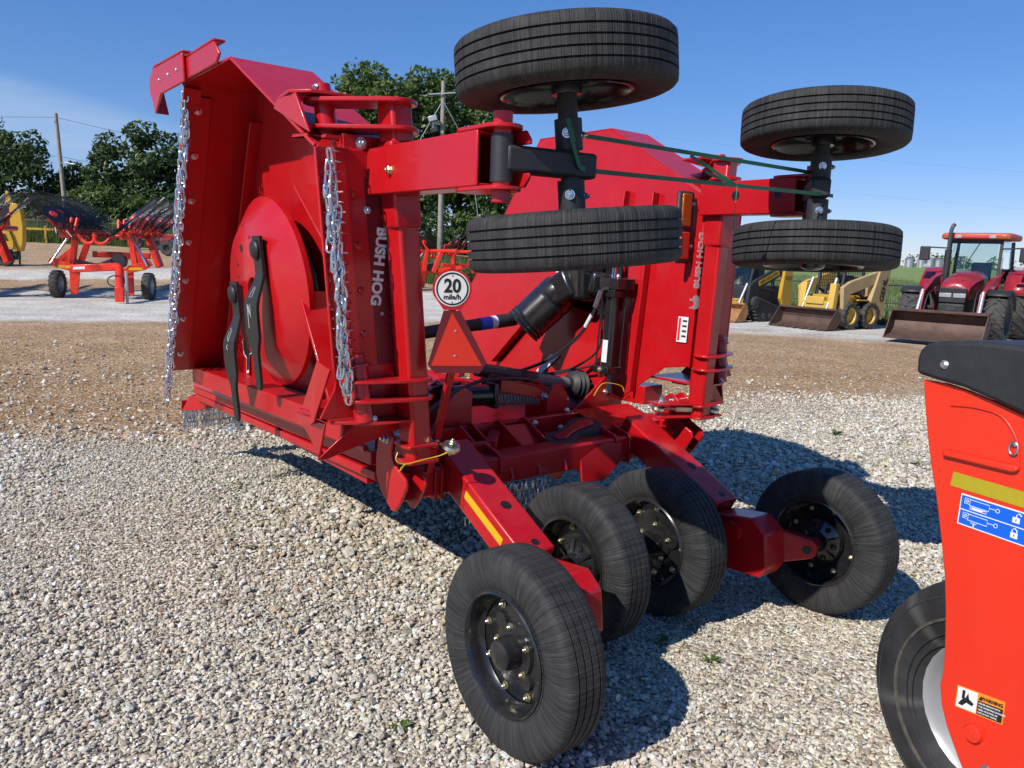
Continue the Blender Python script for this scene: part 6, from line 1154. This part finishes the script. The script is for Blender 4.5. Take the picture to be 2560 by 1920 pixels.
bx('chassis', (-.52, -.2, .28), (.52, 1.6, 1.0), YELD, t, .03); bx('front_step', (-.42, -.62, .42), (.42, -.45, .82), YEL, t, .02); bx('front_step', (-.30, -.66, .72), (.30, -.50, .95), YEL, t, .02); bx('cage_roof', (-.45, .08, 1.99), (.45, 1.05, 2.06), DGREY, t, .02); bx('seat', (-.22, .45, 1.0), (.22, .85, 1.12), GREYP, t, .04); bx('seat_back', (-.22, .82, 1.1), (.22, .92, 1.6), BLKM, t, .04); bx('engine_cover', (-.5, 1.2, .8), (.5, 1.85, 1.55), TAN, t, .04)
tb('control_lever', [(.2, .1, 1.0), (.2, .15, 1.45)], .02, DGREY, t); tb('control_lever', [(-.2, .1, 1.0), (-.2, .15, 1.45)], .02, DGREY, t)
text('GEHL', .30, basis((.848, 1.50, 1.2), (0, .18, .984), (0, -.984, .18), (1, 0, 0)), BLACKV, t, bold=.006)
bucket(t, 1.95, .72, .56, .04, (0, -1.45, .02), RUST, 7)
# ---- black and yellow track loader
t = thing('track_loader', 'black and yellow compact track loader half hidden by the right wing post', 'track loader', heading((-.80, -.60), (7.42, 25.55, 0)))
for s in(-1, 1):
    x = s*.72; prof = [(-.50, .10), (-.42, .02), (.95, .02), (1.05, .08), (1.42, .62), (1.40, .74), (1.28, .80), (1.15, .78), (-.44, .34), (-.52, .22)]
    prof = [(.92-y, z) for y, z in prof]; cen = V((0, .4, .3))
    b = MB(); b.plate([(x-s*.16, y, z) for y, z in prof], (s*.32, 0, 0)); trk = part('track', b, RUBD, t, bevel=.02)
    n_ = len(prof)
    for i in range(n_):
        p, q = V((x, *prof[i])), V((x, *prof[(i+1) % n_])); L_ = (q-p).length
        for k in range(max(1, int(L_/.11))):
            c_ = p.lerp(q, (k+.5)/max(1, int(L_/.11))); d = (q-p).normalized(); br('track_lug', c_-V((s*.17, 0, 0)), c_+V((s*.17, 0, 0)), .05, .05, RUBD, trk)
    b = MB(); b.plate([(x+s*.161, y*.86+.06, z*.80+.07) for y, z in prof], (s*.004, 0, 0)); part('track_frame', b, BLKM, trk)
    for y, z, r_ in((-.36, .60, .17), (.1, .19, .10), (.45, .19, .10), (.8, .19, .10), (1.25, .22, .13)): b = MB(); b.lathe([(0, .03), (r_*.6, .03), (r_, .015), (r_, 0)], o=(x+s*.166, y, z), ax=(s, 0, 0), n=18); part('track_roller', b, DGREY, trk)
    pl('lift_arm', [(s*.66, -.62, .35), (s*.66, -.58, 1.15), (s*.66, -.25, 1.35), (s*.66, 1.1, 1.85), (s*.66, 1.3, 1.75), (s*.66, 1.2, 1.55), (s*.66, -.1, 1.05), (s*.66, -.35, .35)], (s*.12, 0, 0), BLKM, t, .015)
    pl('arm_panel', [(s*.785, -.12, 1.14), (s*.785, -.18, 1.30), (s*.785, .85, 1.70), (s*.785, .92, 1.52)], (s*.004, 0, 0), YELD, t)
    pl('rear_tower', [(s*.72, 1.0, .75), (s*.72, 1.12, 1.95), (s*.72, 1.55, 1.95), (s*.72, 1.60, .45), (s*.72, 1.2, .45)], (s*.14, 0, 0), YELD, t, .03)
    tb('tilt_cylinder', [(s*.5, -.8, .4), (s*.5, -.35, 1.2)], .05, GALV, t); tb('lift_cylinder', [(s*.62, .9, 1.0), (s*.62, -.1, 1.12)], .04, DGREY, t)
    br('cab_pillar', (s*.46, -.25, .8), (s*.46, .05, 2.0), .08, .08, BLKM, t); br('cab_pillar', (s*.46, 1.05, .9), (s*.46, 1.05, 2.0), .08, .08, BLKM, t); br('cab_rail', (s*.46, .05, 2.0), (s*.46, 1.05, 2.0), .08, .08, BLKM, t)
    for k in range(14): br('cab_bar', (s*.46, .05+.07*k, 1.25), (s*.46, .08+.07*k, 1.97), .012, .012, BLKM, t)
bx('body', (-.5, -.35, .3), (.5, 1.5, 1.15), BLKM, t, .04); pl('windscreen', [(-.42, -.28, .85), (.42, -.28, .85), (.42, .03, 1.95), (-.42, .03, 1.95)], (0, .008, 0), GLASS, t); bx('cab_roof', (-.5, .0, 2.0), (.5, 1.1, 2.08), BLKM, t, .02); bx('seat', (-.22, .4, 1.0), (.22, .85, 1.15), GREYP, t, .04); bx('seat_back', (-.22, .8, 1.1), (.22, .92, 1.7), DGREY, t, .04); bx('name_plate', (-.42, -.40, .58), (.42, -.365, .72), YELD, t)
text('NEW HOLLAND', .135, basis((.792, .37, 1.415), (0, .93, .367), (0, -.367, .93), (1, 0, 0)), BLACKV, t, bold=.002, sx=.95); text('C227', .16, basis((.866, 1.33, 1.42), (0, 1, 0), (0, 0, 1), (1, 0, 0)), SMVR, t, bold=.002)
text('NEW HOLLAND', .09, basis((0, -.403, .65), (1, 0, 0), (0, 0, 1), (0, -1, 0)), BLACKV, t)
bucket(t, 1.85, .68, .55, .04, (0, -1.45, .02), RUSTO, 6)
